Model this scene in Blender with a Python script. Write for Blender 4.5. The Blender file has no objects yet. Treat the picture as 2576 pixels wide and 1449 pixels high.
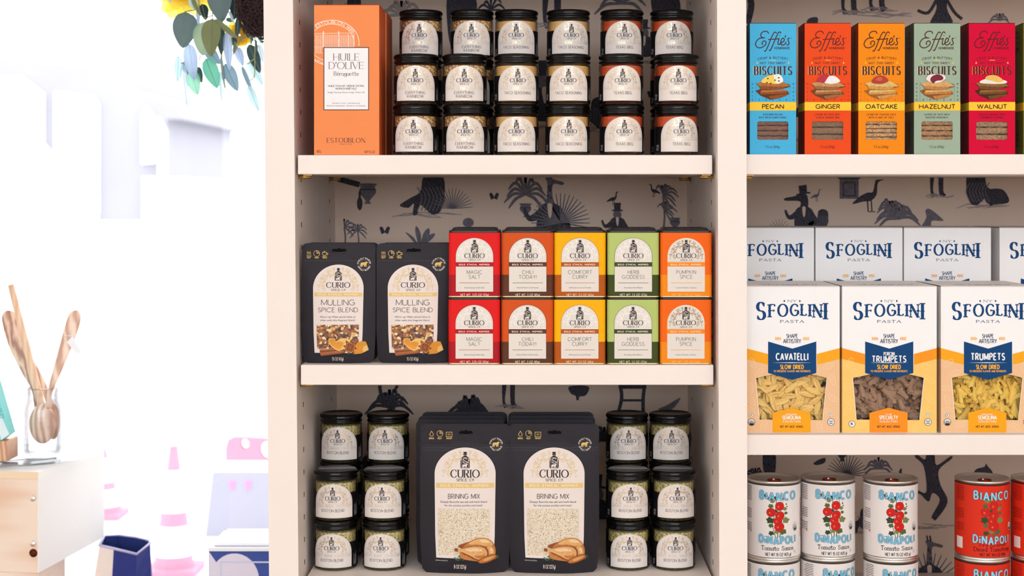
import bpy, bmesh, math, random
from math import sin, cos, pi, radians, sqrt, atan2, asin, exp
from mathutils import Vector, Matrix, Euler
from mathutils.geometry import tessellate_polygon
R = random.Random(11)
C = bpy.context.scene.collection
S = bpy.context.scene
# ------------------------------------------------------------------ camera, light, exposure
D, F, ZC, PX, PY = 2.2, 3960.0, 1.45, 1353.0, 488.0
cam = bpy.data.cameras.new('camera'); camo = bpy.data.objects.new('camera', cam); C.objects.link(camo)
camo.location = (0, -D, ZC); camo.rotation_euler = (pi/2, 0, 0)
cam.sensor_fit = 'HORIZONTAL'; cam.sensor_width = 36.0; cam.lens = 36.0*F/2576
cam.shift_x = -(PX-1288)/2576; cam.shift_y = (PY-724.5)/2576
cam.clip_start = .05; cam.clip_end = 300
cam.dof.use_dof = True; cam.dof.focus_distance = 2.225; cam.dof.aperture_fstop = 6.5
S.camera = camo
w = bpy.data.worlds.new('overcast_sky'); S.world = w; w.use_nodes = True
WN = w.node_tree.nodes; bg = WN['Background']
sky = WN.new('ShaderNodeTexSky'); sky.sky_type = 'HOSEK_WILKIE'; sky.turbidity = 8; sky.sun_direction = (-.3, .5, .8)
mixc = WN.new('ShaderNodeMix'); mixc.data_type = 'RGBA'; mixc.inputs[0].default_value = .93
mixc.inputs[7].default_value = (.96, .975, 1.0, 1)
w.node_tree.links.new(sky.outputs[0], mixc.inputs[6]); w.node_tree.links.new(mixc.outputs[2], bg.inputs[0])
bg.inputs[1].default_value = 5.2
def area(name, loc, rot, sx, sy, power, col):
    l = bpy.data.lights.new(name, 'AREA'); l.shape = 'RECTANGLE'; l.size = sx; l.size_y = sy
    l.energy = power; l.color = col
    o = bpy.data.objects.new(name, l); C.objects.link(o); o.location = loc; o.rotation_euler = rot
    return o
area('ceiling_panel_light', (-.5, -2.8, 2.90), (radians(40), 0, 0), 1.8, .7, 5, (.96, .98, 1))
area('ceiling_panel_light', (1.5, -2.6, 2.90), (radians(40), 0, 0), 1.4, .7, 14, (1, .90, .80))
area('added_front_fill', (.2, -6.0, 2.1), (radians(84), 0, 0), 4.6, 1.5, 144, (.83, .95, 1.09))  # added fill from behind the camera to brighten the bays; source made up
S.view_settings.view_transform = 'Standard'; S.view_settings.look = 'None'
S.view_settings.exposure = 0.0; S.view_settings.gamma = 1.0; S.view_settings.use_curve_mapping = False

def P(px, py, Y):
    k = (D+Y)/F
    return Vector(((px-PX)*k, Y, ZC+(PY-py)*k))
# ------------------------------------------------------------------ materials
def lin(c):
    return tuple(((v/255)/12.92 if v/255 <= .04045 else ((v/255+.055)/1.055)**2.4) for v in c)
_mc = {}
def mat(name, rgb, rough=.5, metal=0., var=0., scale=40., bump=0., bscale=200., spec=.12, trans=0., coat=0.):
    if name in _mc: return _mc[name]
    m = bpy.data.materials.new(name); m.use_nodes = True; nt = m.node_tree; b = nt.nodes['Principled BSDF']
    c = lin(rgb); b.inputs['Base Color'].default_value = (*c, 1)
    b.inputs['Roughness'].default_value = rough; b.inputs['Metallic'].default_value = metal
    b.inputs['Specular IOR Level'].default_value = spec
    if coat: b.inputs['Coat Weight'].default_value = coat
    if var or bump:
        tc = nt.nodes.new('ShaderNodeTexCoord')
        if var:
            n = nt.nodes.new('ShaderNodeTexNoise'); n.inputs['Scale'].default_value = scale; n.inputs['Detail'].default_value = 4
            nt.links.new(tc.outputs['Object'], n.inputs['Vector'])
            r = nt.nodes.new('ShaderNodeMix'); r.data_type = 'RGBA'
            r.inputs[6].default_value = (*[v*(1-var) for v in c], 1); r.inputs[7].default_value = (*[min(1, v*(1+var)) for v in c], 1)
            nt.links.new(n.outputs[0], r.inputs[0]); nt.links.new(r.outputs[2], b.inputs['Base Color'])
        if bump:
            n2 = nt.nodes.new('ShaderNodeTexNoise'); n2.inputs['Scale'].default_value = bscale
            nt.links.new(tc.outputs['Object'], n2.inputs['Vector'])
            bp = nt.nodes.new('ShaderNodeBump'); bp.inputs['Strength'].default_value = bump; bp.inputs['Distance'].default_value = .001
            nt.links.new(n2.outputs[0], bp.inputs['Height']); nt.links.new(bp.outputs[0], b.inputs['Normal'])
    if trans:
        o = nt.nodes['Material Output']; t = nt.nodes.new('ShaderNodeBsdfTranslucent'); t.inputs[0].default_value = (*[min(1, v*1.3) for v in c], 1)
        mx = nt.nodes.new('ShaderNodeMixShader'); mx.inputs[0].default_value = trans
        nt.links.new(b.outputs[0], mx.inputs[1]); nt.links.new(t.outputs[0], mx.inputs[2]); nt.links.new(mx.outputs[0], o.inputs[0])
    _mc[name] = m; return m
def ink(rgb, rough=.5): return mat('ink_%02x%02x%02x' % tuple(rgb), rgb, rough)
def foil(rgb): return mat('foil_%02x%02x%02x' % tuple(rgb), rgb, .32, .75)
def glassm(name, tint=(1, 1, 1), refl=1.0, rough=.02):
    if name in _mc: return _mc[name]
    m = bpy.data.materials.new(name); m.use_nodes = True; nt = m.node_tree; nt.nodes.remove(nt.nodes['Principled BSDF'])
    o = nt.nodes['Material Output']; t = nt.nodes.new('ShaderNodeBsdfTransparent'); t.inputs[0].default_value = (*tint, 1)
    g = nt.nodes.new('ShaderNodeBsdfGlossy'); g.inputs['Roughness'].default_value = rough
    f = nt.nodes.new('ShaderNodeFresnel'); f.inputs[0].default_value = 1.45
    k = nt.nodes.new('ShaderNodeMath'); k.operation = 'MULTIPLY'; k.inputs[1].default_value = refl
    mx = nt.nodes.new('ShaderNodeMixShader'); nt.links.new(f.outputs[0], k.inputs[0]); nt.links.new(k.outputs[0], mx.inputs[0])
    nt.links.new(t.outputs[0], mx.inputs[1]); nt.links.new(g.outputs[0], mx.inputs[2]); nt.links.new(mx.outputs[0], o.inputs[0])
    _mc[name] = m; return m
def grain(name, cols, scale=500., rough=.7, bump=.6, stretch=(1, 1, 1), noise=False):
    """granular food: voronoi cells coloured from a ramp"""
    if name in _mc: return _mc[name]
    m = bpy.data.materials.new(name); m.use_nodes = True; nt = m.node_tree; b = nt.nodes['Principled BSDF']
    tc = nt.nodes.new('ShaderNodeTexCoord'); mp = nt.nodes.new('ShaderNodeMapping'); mp.inputs['Scale'].default_value = stretch
    v = nt.nodes.new('ShaderNodeTexVoronoi'); v.inputs['Scale'].default_value = scale
    nt.links.new(tc.outputs['Object'], mp.inputs[0]); nt.links.new(mp.outputs[0], v.inputs['Vector'])
    sx = nt.nodes.new('ShaderNodeSeparateColor'); nt.links.new(v.outputs['Color'], sx.inputs[0])
    cr = nt.nodes.new('ShaderNodeValToRGB'); cr.color_ramp.interpolation = 'LINEAR' if noise else 'CONSTANT'
    e = cr.color_ramp.elements
    while len(e) < len(cols): e.new(.5)
    for i, (p, c) in enumerate(cols): e[i].position = p; e[i].color = (*lin(c), 1)
    nt.links.new(sx.outputs[0], cr.inputs[0]); nt.links.new(cr.outputs[0], b.inputs['Base Color'])
    b.inputs['Roughness'].default_value = rough
    bp = nt.nodes.new('ShaderNodeBump'); bp.inputs['Strength'].default_value = bump; bp.inputs['Distance'].default_value = .0012; bp.invert = True
    nt.links.new(v.outputs['Distance'], bp.inputs['Height']); nt.links.new(bp.outputs[0], b.inputs['Normal'])
    _mc[name] = m; return m
def wood(name, c1, c2, scale=8., dist=6., rot=(0, 0, 0), rough=.5, sc=(1, 1, 1)):
    if name in _mc: return _mc[name]
    m = bpy.data.materials.new(name); m.use_nodes = True; nt = m.node_tree; b = nt.nodes['Principled BSDF']
    tc = nt.nodes.new('ShaderNodeTexCoord'); mp = nt.nodes.new('ShaderNodeMapping'); mp.inputs['Rotation'].default_value = rot; mp.inputs['Scale'].default_value = sc
    wv = nt.nodes.new('ShaderNodeTexWave'); wv.inputs['Scale'].default_value = scale; wv.inputs['Distortion'].default_value = dist
    wv.inputs['Detail'].default_value = 3; wv.inputs['Detail Scale'].default_value = 1.2
    nt.links.new(tc.outputs['Object'], mp.inputs[0]); nt.links.new(mp.outputs[0], wv.inputs['Vector'])
    mx = nt.nodes.new('ShaderNodeMix'); mx.data_type = 'RGBA'; mx.inputs[6].default_value = (*lin(c1), 1); mx.inputs[7].default_value = (*lin(c2), 1)
    nt.links.new(wv.outputs['Fac'], mx.inputs[0]); nt.links.new(mx.outputs[2], b.inputs['Base Color'])
    b.inputs['Roughness'].default_value = rough
    _mc[name] = m; return m
# ------------------------------------------------------------------ mesh collector
class MB:
    def __init__(s): s.v = []; s.f = []; s.m = []; s.sm = []; s.mats = []
    def mi(s, m):
        if m not in s.mats: s.mats.append(m)
        return s.mats.index(m)
    def add(s, vs, fs, m, smooth=False):
        o = len(s.v); i = s.mi(m); s.v += [tuple(v) for v in vs]
        for f in fs: s.f.append([o+k for k in f]); s.m.append(i); s.sm.append(smooth)
        return s
    def box(s, x0, x1, y0, y1, z0, z1, m, skip=()):
        v = [(x0, y0, z0), (x1, y0, z0), (x1, y1, z0), (x0, y1, z0), (x0, y0, z1), (x1, y0, z1), (x1, y1, z1), (x0, y1, z1)]
        q = {'b': (0, 3, 2, 1), 't': (4, 5, 6, 7), 'f': (0, 1, 5, 4), 'r': (1, 2, 6, 5), 'k': (2, 3, 7, 6), 'l': (3, 0, 4, 7)}
        return s.add(v, [q[k] for k in q if k not in skip], m)
    def lathe(s, prof, n, m, smooth=True, cx=0, cy=0, cap=True, wob=None):
        vs = []; fs = []
        for j, (r, z) in enumerate(prof):
            for i in range(n):
                a = 2*pi*i/n; rr = r+(wob(i, j) if wob else 0); vs.append((cx+rr*cos(a), cy+rr*sin(a), z))
        for j in range(len(prof)-1):
            for i in range(n):
                k = (i+1) % n; fs.append((j*n+i, j*n+k, (j+1)*n+k, (j+1)*n+i))
        if cap:
            if prof[0][0] > 1e-6: fs.append(tuple(range(n))[::-1])
            if prof[-1][0] > 1e-6: fs.append(tuple((len(prof)-1)*n+i for i in range(n)))
        return s.add(vs, fs, m, smooth)
    def tube(s, pts, r, m, n=8, closed=False):
        pts = [Vector(p) for p in pts]; vs = []; fs = []; N = len(pts)
        for i, p in enumerate(pts):
            t = (pts[min(i+1, N-1)]-pts[max(i-1, 0)])
            t = t.normalized() if t.length > 1e-9 else Vector((0, 0, 1))
            a = t.cross(Vector((.31, .87, .38))).normalized(); b = t.cross(a); rr = r[i] if isinstance(r, (list, tuple)) else r
            for k in range(n):
                q = 2*pi*k/n; vs.append(p+a*rr*cos(q)+b*rr*sin(q))
        for i in range(N-1):
            for k in range(n): fs.append((i*n+k, i*n+(k+1) % n, (i+1)*n+(k+1) % n, (i+1)*n+k))
        fs.append(tuple(range(n))[::-1]); fs.append(tuple((N-1)*n+k for k in range(n)))
        return s.add(vs, fs, m, True)
    def surf(s, fn, nu, nv, m, closeu=False, smooth=True):
        vs = [fn(i/(nu if closeu else nu), j/nv) for j in range(nv+1) for i in range(nu if closeu else nu+1)]
        w_ = nu if closeu else nu+1; fs = []
        for j in range(nv):
            for i in range(nu): k = (i+1) % w_ if closeu else i+1; fs.append((j*w_+i, j*w_+k, (j+1)*w_+k, (j+1)*w_+i))
        return s.add(vs, fs, m, smooth)
    def prism(s, pts, y0, y1, m, m2=None):
        """polygon in x,z extruded from y0 (front) to y1"""
        n = len(pts); t = tessellate_polygon([[Vector((p[0], p[1], 0)) for p in pts]])
        s.add([(p[0], y0, p[1]) for p in pts], [tuple(f) for f in t], m)
        s.add([(p[0], y1, p[1]) for p in pts], [tuple(f) for f in t], m2 or m)
        s.add([(p[0], y0, p[1]) for p in pts]+[(p[0], y1, p[1]) for p in pts], [(i, (i+1) % n, n+(i+1) % n, n+i) for i in range(n)], m2 or m)
        return s
    def build(s, name, parent=None, loc=None, bevel=0):
        me = bpy.data.meshes.new(name); me.from_pydata(s.v, [], s.f)
        for m in s.mats: me.materials.append(m)
        me.polygons.foreach_set('material_index', s.m); me.polygons.foreach_set('use_smooth', s.sm); me.update()
        o = bpy.data.objects.new(name, me); C.objects.link(o)
        if parent: o.parent = parent
        if loc is not None: o.location = loc
        if bevel:
            b = o.modifiers.new('bevel', 'BEVEL'); b.width = bevel; b.segments = 2; b.limit_method = 'ANGLE'; b.angle_limit = radians(50)
        return o
def tag(o, label, cat, group=None):
    o['label'] = label; o['category'] = cat
    if group: o['group'] = group
    return o
def thing(name, label, cat, loc=(0, 0, 0), rz=0, group=None):
    o = bpy.data.objects.new(name, None); C.objects.link(o); o.empty_display_size = .02
    o.location = loc; o.rotation_euler = (0, 0, rz); return tag(o, label, cat, group)
def struct(o): o['kind'] = 'structure'; return o
_kids = {}
def kids(o):
    return [c for c in bpy.data.objects if c.parent == o] if o.name not in _kids else _kids[o.name]
def dup(root, loc, rz=0, label=None, group=None):
    if root.name not in _kids:
        _kids[root.name] = [c for c in bpy.data.objects if c.parent == root]
        for c in _kids[root.name]: _kids[c.name] = [g for g in bpy.data.objects if g.parent == c]
    r = root.copy(); C.objects.link(r); r.location = loc; r.rotation_euler = (0, 0, rz)
    if label: r['label'] = label
    if group: r['group'] = group
    for ch in _kids[root.name]:
        c = ch.copy(); C.objects.link(c); c.parent = r
        for g in _kids[ch.name]:
            d = g.copy(); C.objects.link(d); d.parent = c
    return r
# ------------------------------------------------------------------ flat printed graphics
GLY = {
'A': (.78, "L 0 0 .39 1 ~;L .39 1 .78 0;L .15 .34 .63 .34"), 'B': (.58, "L 0 0 0 1;L 0 1 .3 1 A .3 .76 .22 .24 90 -90 L 0 .52;L 0 .52 .33 .52 A .33 .26 .25 .26 90 -90 L 0 0"),
'C': (.8, "A .45 .5 .45 .5 48 312"), 'D': (.72, "L 0 0 0 1;L 0 1 .25 1 A .25 .5 .47 .5 90 -90 L 0 0"),
'E': (.54, "L 0 0 0 1;L 0 1 .52 1;L 0 .52 .45 .52;L 0 0 .54 0"), 'F': (.5, "L 0 0 0 1;L 0 1 .5 1;L 0 .52 .42 .52"),
'G': (.86, "A .45 .5 .45 .5 48 318 L .82 .2 .82 .46;L .5 .46 .86 .46"), 'H': (.7, "L 0 0 0 1;L .7 0 .7 1;L 0 .52 .7 .52"),
'I': (.08, "L .04 0 .04 1"), 'J': (.4, "L .4 1 .4 .25 A .2 .25 .2 .25 0 -170"), 'K': (.64, "L 0 0 0 1;L .6 1 0 .4 ~;L .2 .58 .64 0"), 'L': (.5, "L 0 0 0 1;L 0 0 .5 0"),
'M': (.86, "L 0 0 0 1 ~;L 0 1 .43 .1;L .43 .1 .86 1 ~;L .86 1 .86 0"), 'N': (.72, "L 0 0 0 1 ~;L 0 1 .72 0;L .72 0 .72 1 ~"),
'O': (.94, "A .47 .5 .47 .5 90 450"), 'P': (.55, "L 0 0 0 1;L 0 1 .28 1 A .28 .74 .27 .26 90 -90 L 0 .48"), 'Q': (.94, "A .47 .5 .47 .5 90 450;L .55 .25 .9 -.08"),
'R': (.6, "L 0 0 0 1;L 0 1 .28 1 A .28 .74 .27 .26 90 -90 L 0 .48;L .26 .48 .6 0"), 'S': (.56, "A .28 .75 .25 .25 30 270 A .28 .25 .27 .25 90 -150"),
'T': (.64, "L .32 0 .32 1;L 0 1 .64 1"), 'U': (.66, "L 0 1 0 .3 A .33 .3 .33 .3 180 360 L .66 1"), 'V': (.74, "L 0 1 .37 0;L .37 0 .74 1 ~"),
'W': (1.06, "L 0 1 .27 0;L .27 0 .53 1 ~;L .53 1 .79 0;L .79 0 1.06 1 ~"), 'X': (.66, "L 0 1 .66 0;L .66 1 0 0 ~"), 'Y': (.66, "L 0 1 .33 .46;L .66 1 .33 .46 ~;L .33 .46 .33 0"),
'Z': (.6, "L 0 1 .58 1;L .58 1 0 0;L 0 0 .6 0"), ' ': (.32, ""), '.': (.03, "L .015 0 .015 .12"), ',': (.05, "L .03 .08 0 -.12"), '!': (.03, "L .015 .3 .015 1;L .015 0 .015 .12"),
"'": (.04, "L .03 1 .01 .72"), '-': (.3, "L 0 .45 .3 .45"), '(': (.16, "A .3 .5 .3 .66 130 230"), ')': (.16, "A -.14 .5 .3 .66 50 -50"), '[': (.16, "L .16 1.1 0 1.1 L 0 -.1 L .16 -.1"), ']': (.16, "L 0 1.1 .16 1.1 L .16 -.1 L 0 -.1"),
'&': (.66, "L .62 0 .16 .66 A .27 .78 .17 .2 210 -30 L .1 .42 A .25 .22 .22 .22 130 330 L .62 .45"),
'0': (.56, "A .28 .5 .28 .5 90 450"), '1': (.24, "L 0 .78 .22 1;L .22 1 .22 0"), '2': (.54, "A .27 .73 .25 .27 165 -30 L 0 0;L 0 0 .54 0"),
'3': (.52, "A .25 .76 .22 .24 150 -90;A .25 .27 .26 .27 90 -150"), '4': (.58, "L .42 0 .42 1;L .42 1 0 .28;L 0 .28 .58 .28"), '5': (.52, "L .48 1 .1 1;L .1 1 .05 .52;A .25 .32 .26 .32 140 -150"),
'6': (.54, "A .27 .3 .27 .3 90 450;L .4 1 .04 .42"), '7': (.52, "L 0 1 .52 1;L .52 1 .16 0"), '8': (.52, "A .26 .75 .22 .25 90 450;A .26 .26 .26 .26 90 450"), '9': (.54, "A .27 .7 .27 .3 90 450;L .5 .58 .14 0"),
'a': (.48, "A .24 .3 .24 .3 90 450;L .48 .62 .48 0"), 'c': (.46, "A .26 .3 .26 .3 45 315"), 'd': (.48, "A .24 .3 .24 .3 90 450;L .48 1 .48 0"),
'e': (.5, "L 0 .32 .5 .32 A .25 .3 .25 .3 5 315"), 'g': (.48, "A .24 .3 .24 .3 90 450;L .48 .6 .48 -.1 A .24 -.1 .24 .22 0 -150"), 'i': (.02, "L .01 .6 .01 0;L .01 .84 .01 .96"),
'm': (.8, "L 0 0 0 .6;A .2 .38 .2 .24 180 0 L .4 0;A .6 .38 .2 .24 180 0 L .8 0"), 'n': (.44, "L 0 0 0 .6;A .22 .38 .22 .24 180 0 L .44 0"), 'o': (.52, "A .26 .3 .26 .3 90 450"),
'r': (.36, "L 0 0 0 .6;A .22 .36 .22 .26 180 50"), 's': (.4, "A .2 .46 .18 .15 30 270 A .2 .155 .2 .155 90 -150"), 't': (.36, "L .15 .95 .15 .15 A .3 .15 .15 .15 180 300;L 0 .62 .36 .62"),
'u': (.44, "L 0 .62 0 .24 A .22 .24 .22 .24 180 360 L .44 .62;L .44 .62 .44 0"), 'z': (.42, "L 0 .62 .4 .62;L .4 .62 0 0;L 0 0 .42 0"),
'\u00e9': (.5, "L 0 .32 .5 .32 A .25 .3 .25 .3 5 315;L .2 .74 .36 .96"), '\u00ba': (.3, "A .15 .7 .15 .26 90 450;L 0 .28 .3 .28"), '\u00c9': (.54, "L 0 0 0 1;L 0 1 .52 1;L 0 .52 .45 .52;L 0 0 .54 0;L .2 1.1 .36 1.3"),
}
_gs = {}
def glyph(ch, q=24):
    if (ch, q) in _gs: return _gs[(ch, q)]
    wd, src = GLY.get(ch, (.5, "L 0 0 0 1 L .5 1 L .5 0 L 0 0")); out = []
    for st in src.split(';'):
        tk = st.split(); thin = '~' in tk; pts = []; i = 0; kind = 'L'; mode = None
        while i < len(tk):
            if tk[i] == '~': i += 1; continue
            if tk[i] in 'LA': mode = tk[i]; i += 1
            if mode == 'L': pts.append((float(tk[i]), float(tk[i+1]))); i += 2
            else:
                cx, cy, rx, ry, a0, a1 = [float(t) for t in tk[i:i+6]]; i += 6; n = max(3, int(abs(a1-a0)/q+.99))
                for k in range(n+1):
                    a = radians(a0+(a1-a0)*k/n); pts.append((cx+rx*cos(a), cy+ry*sin(a)))
        if pts: out.append((pts, thin))
    _gs[(ch, q)] = (wd, out); return _gs[(ch, q)]
def catmull(p, n=6, closed=False):
    out = []; N = len(p)
    rng = range(N if closed else N-1)
    for i in rng:
        a, b, c, d = (p[(i-1) % N], p[i], p[(i+1) % N], p[(i+2) % N]) if closed else (p[max(i-1, 0)], p[i], p[i+1], p[min(i+2, N-1)])
        for k in range(n):
            t = k/n
            out.append(tuple(.5*((2*b[j])+(-a[j]+c[j])*t+(2*a[j]-5*b[j]+4*c[j]-d[j])*t*t+(-a[j]+3*b[j]-3*c[j]+d[j])*t**3) for j in range(2)))
    if not closed: out.append(tuple(p[-1]))
    return out
def ell(cx, cy, rx, ry=None, n=24, a0=0, a1=360):
    ry = ry or rx; m = n if a1-a0 >= 360 else n+1
    return [(cx+rx*cos(radians(a0+(a1-a0)*i/n)), cy+ry*sin(radians(a0+(a1-a0)*i/n))) for i in range(m)]
_ft = {}
def ftmesh(s):
    if s in _ft: return _ft[s]
    cu = bpy.data.curves.new('t', 'FONT'); cu.body = s; cu.size = 1; cu.resolution_u = 2
    o = bpy.data.objects.new('t', cu); C.objects.link(o); dg = bpy.context.evaluated_depsgraph_get(); dg.update()
    me = bpy.data.meshes.new_from_object(o.evaluated_get(dg)); vs = [(v.co.x, v.co.y) for v in me.vertices]; fs = [tuple(p.vertices) for p in me.polygons]
    bpy.data.objects.remove(o); bpy.data.curves.remove(cu); bpy.data.meshes.remove(me)
    _ft[s] = (vs, fs); return _ft[s]
class G:
    """drawing sheet in any 2-D unit; bake() maps it onto a surface"""
    def __init__(s, ox=0, oy=0, sc=1, flip=True):
        s.it = []; s.ox = ox; s.oy = oy; s.sc = sc; s.fl = -1 if flip else 1
    def T(s, p): return ((p[0]-s.ox)*s.sc, s.fl*(p[1]-s.oy)*s.sc)
    def raw(s, m, vs, fs, layer): s.it.append((layer+.016*(len(s.it) % 16), m, [s.T(v) for v in vs], fs)); return s
    def poly(s, m, pts, layer=1, holes=()):
        rings = [[Vector((x, y, 0)) for x, y in pts]]+[[Vector((x, y, 0)) for x, y in h] for h in holes]
        t = tessellate_polygon(rings); vs = [(v.x, v.y) for r in rings for v in r]
        return s.raw(m, vs, [tuple(f) for f in t], layer)
    def rect(s, m, x0, y0, x1, y1, layer=1, nx=1, ny=1):
        vs = [(x0+(x1-x0)*i/nx, y0+(y1-y0)*j/ny) for j in range(ny+1) for i in range(nx+1)]
        return s.raw(m, vs, [(j*(nx+1)+i, j*(nx+1)+i+1, (j+1)*(nx+1)+i+1, (j+1)*(nx+1)+i) for j in range(ny) for i in range(nx)], layer)
    def ring(s, m, pts, w_, layer=1): return s.stroke(m, list(pts)+[pts[0]], w_, layer)
    def frame(s, m, x0, y0, x1, y1, t, layer=1):
        s.rect(m, x0, y0, x1, y0+t, layer); s.rect(m, x0, y1-t, x1, y1, layer); s.rect(m, x0, y0, x0+t, y1, layer); s.rect(m, x1-t, y0, x1, y1, layer); return s
    def stroke(s, m, pts, w_, layer=1, thin=None, taper=False):
        N = len(pts); vs = []
        if N < 2: return s
        for i, p in enumerate(pts):
            a = pts[max(i-1, 0)]; b = pts[min(i+1, N-1)]; tx, ty = b[0]-a[0], b[1]-a[1]; L = sqrt(tx*tx+ty*ty) or 1; tx /= L; ty /= L
            ww = w_ if thin is None else thin+(w_-thin)*abs(ty)**1.3
            if taper: ww *= .25+.75*sin(pi*min(1, max(0, (i+.3)/(N-.4))))
            ext = 1.0
            if 0 < i < N-1:
                ux, uy = p[0]-a[0], p[1]-a[1]; l2 = sqrt(ux*ux+uy*uy) or 1
                ext = min(1.2, 1/max(.5, abs((ux*tx+uy*ty)/l2)))
            vs.append((p[0]-ty*ww/2*ext, p[1]+tx*ww/2*ext)); vs.append((p[0]+ty*ww/2*ext, p[1]-tx*ww/2*ext))
        return s.raw(m, vs, [(2*i, 2*i+1, 2*i+3, 2*i+2) for i in range(N-1)], layer)
    def text(s, m, t, cx, y, h, width=None, thick=.12, thin=None, serif=0., track=.16, layer=3, q=24, warp=None, left=False, sizes=None, bump=0.):
        """stroke lettering; y = baseline; h = cap height; thick/thin/serif in cap heights"""
        nat = 0; adv = []
        for i, ch in enumerate(t):
            z = sizes[i][0] if sizes else 1; adv.append(nat); nat += (glyph(ch, q)[0]+track+serif*.9)*z
        nat -= track+serif*.9
        th = (thin if thin is not None else thick)*h; tk = thick*h
        kx = h if width is None else (width-tk)/max(nat, .01); up = s.fl
        x0 = (cx if left else cx-kx*nat/2)
        for i, ch in enumerate(t):
            z, dy = sizes[i] if sizes else (1, 0)
            wd, sts = glyph(ch, q); X0 = x0+kx*adv[i]
            def mp(p): return (X0+kx*z*p[0], y+up*h*(z*p[1]+dy))
            W = (lambda p: p) if warp is None else warp
            allp = [p for st, _ in sts for p in st]
            for si, (st, tn) in enumerate(sts):
                wd_ = (th if tn else tk)*(z if sizes else 1)
                pts = [W(mp(p)) for p in st]
                if th == tk or len(st) == 2 and abs(st[0][1]-st[1][1]) > .3: s.stroke(m, pts, wd_, layer)
                else: s.stroke(m, pts, wd_, layer, thin=th)
                if serif:
                    for e, nb in ((st[0], st[1]), (st[-1], st[-2])):
                        dx, dy_ = nb[0]-e[0], nb[1]-e[1]
                        meet = any(abs(e[0]-o[0])+abs(e[1]-o[1]) < .05 for sj, (s2, _) in enumerate(sts) if sj != si for o in (s2[0], s2[-1]))
                        if len(st) > 2 and abs(st[0][0]-st[-1][0])+abs(st[0][1]-st[-1][1]) < .03: continue
                        if abs(dy_) > abs(dx)*.9 and (e[1] in (0., 1., .6, .62)):
                            if meet and abs(dx) > .1: continue
                            hw = serif*h*(z if sizes else 1)+wd_/2; c_ = mp(e); yy = c_[1]+(up*th/2 if e[1] == 0 else -up*th/2)
                            s.stroke(m, [W((c_[0]-hw, yy)), W((c_[0]+hw, yy))], th*1.15, layer)
                        elif abs(dx) >= abs(dy_)*.6 and not meet:
                            sg = -1 if e[1] > .5 else 1
                            if e[1] in (0.,) or e[1] == 1.: s.stroke(m, [W(mp((e[0], e[1]))), W(mp((e[0], e[1]+sg*serif*1.9)))], th*1.5, layer)
                            elif len(st) > 3: s.stroke(m, [W(mp((e[0], e[1]-sg*serif*.5))), W(mp((e[0], e[1]+sg*serif*1.4)))], th*1.5, layer)
                            else: s.stroke(m, [W(mp((e[0], e[1]-serif))), W(mp((e[0], e[1]+serif)))], th*1.4, layer)
                if bump and len(st) == 2 and abs(st[0][0]-st[1][0]) < .05 and abs(st[0][1]-st[1][1]) > .8:
                    c_ = mp((st[0][0], .5)); b_ = bump*h*z; s.poly(m, [(c_[0]-b_, c_[1]), (c_[0], c_[1]-b_*.8), (c_[0]+b_, c_[1]), (c_[0], c_[1]+b_*.8)], layer)
        return s
    def ft(s, m, t, cx, y, h, width=None, layer=3):
        """built-in face for small print; y = baseline, h = cap height"""
        vs, fs = ftmesh(t)
        if not vs: return s
        x0 = min(v[0] for v in vs); x1 = max(v[0] for v in vs); k = h/.72; kx = k if width is None else width/(x1-x0)
        return s.raw(m, [(cx+(v[0]-(x0+x1)/2)*kx, y+s.fl*v[1]*k) for v in vs], fs, layer)
    def bake(s, mb, fn, smooth=False, lim=0):
        for layer, m, vs, fs in s.it:
            if lim: vs, fs = refine(vs, fs, lim)
            mb.add([fn(x, y, layer) for x, y in vs], fs, m, smooth)
        return mb
def refine(vs, fs, lim):
    """bisect faces wider than lim so flat print follows a curved surface"""
    vs = list(vs); out = []; st = []; mid = {}
    for f in fs:
        xs = [vs[k][0] for k in f]
        if max(xs)-min(xs) <= lim: out.append(f)
        else: st += [(f[0], f[k], f[k+1]) for k in range(1, len(f)-1)]
    while st:
        f = st.pop(); e = max(((abs(vs[f[k]][0]-vs[f[(k+1) % 3]][0]), k) for k in range(3)))
        if e[0] <= lim: out.append(f); continue
        a, b, c = f[e[1]], f[(e[1]+1) % 3], f[(e[1]+2) % 3]; ky = (min(a, b), max(a, b))
        if ky not in mid: mid[ky] = len(vs); vs.append(((vs[a][0]+vs[b][0])/2, (vs[a][1]+vs[b][1])/2))
        st += [(a, mid[ky], c), (mid[ky], b, c)]
    return vs, out
BEAR = [(0, .55), (.08, .75), (.3, .82), (.55, .8), (.72, .95), (.78, 1.), (.82, .93), (.97, .8), (1, .72), (.86, .66), (.82, .5), (.8, 0), (.68, 0), (.68, .3), (.62, .32), (.6, 0), (.47, 0), (.46, .35), (.3, .33), (.28, 0), (.14, 0), (.16, .25), (.1, .2), (.08, 0), (-.04, 0), (-.02, .3)]
def bear(g, m, cx, cy, w_, layer): g.poly(m, [(cx+(p[0]-.48)*w_, cy+g.fl*(p[1]-.45)*w_*.72) for p in BEAR], layer)
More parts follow.
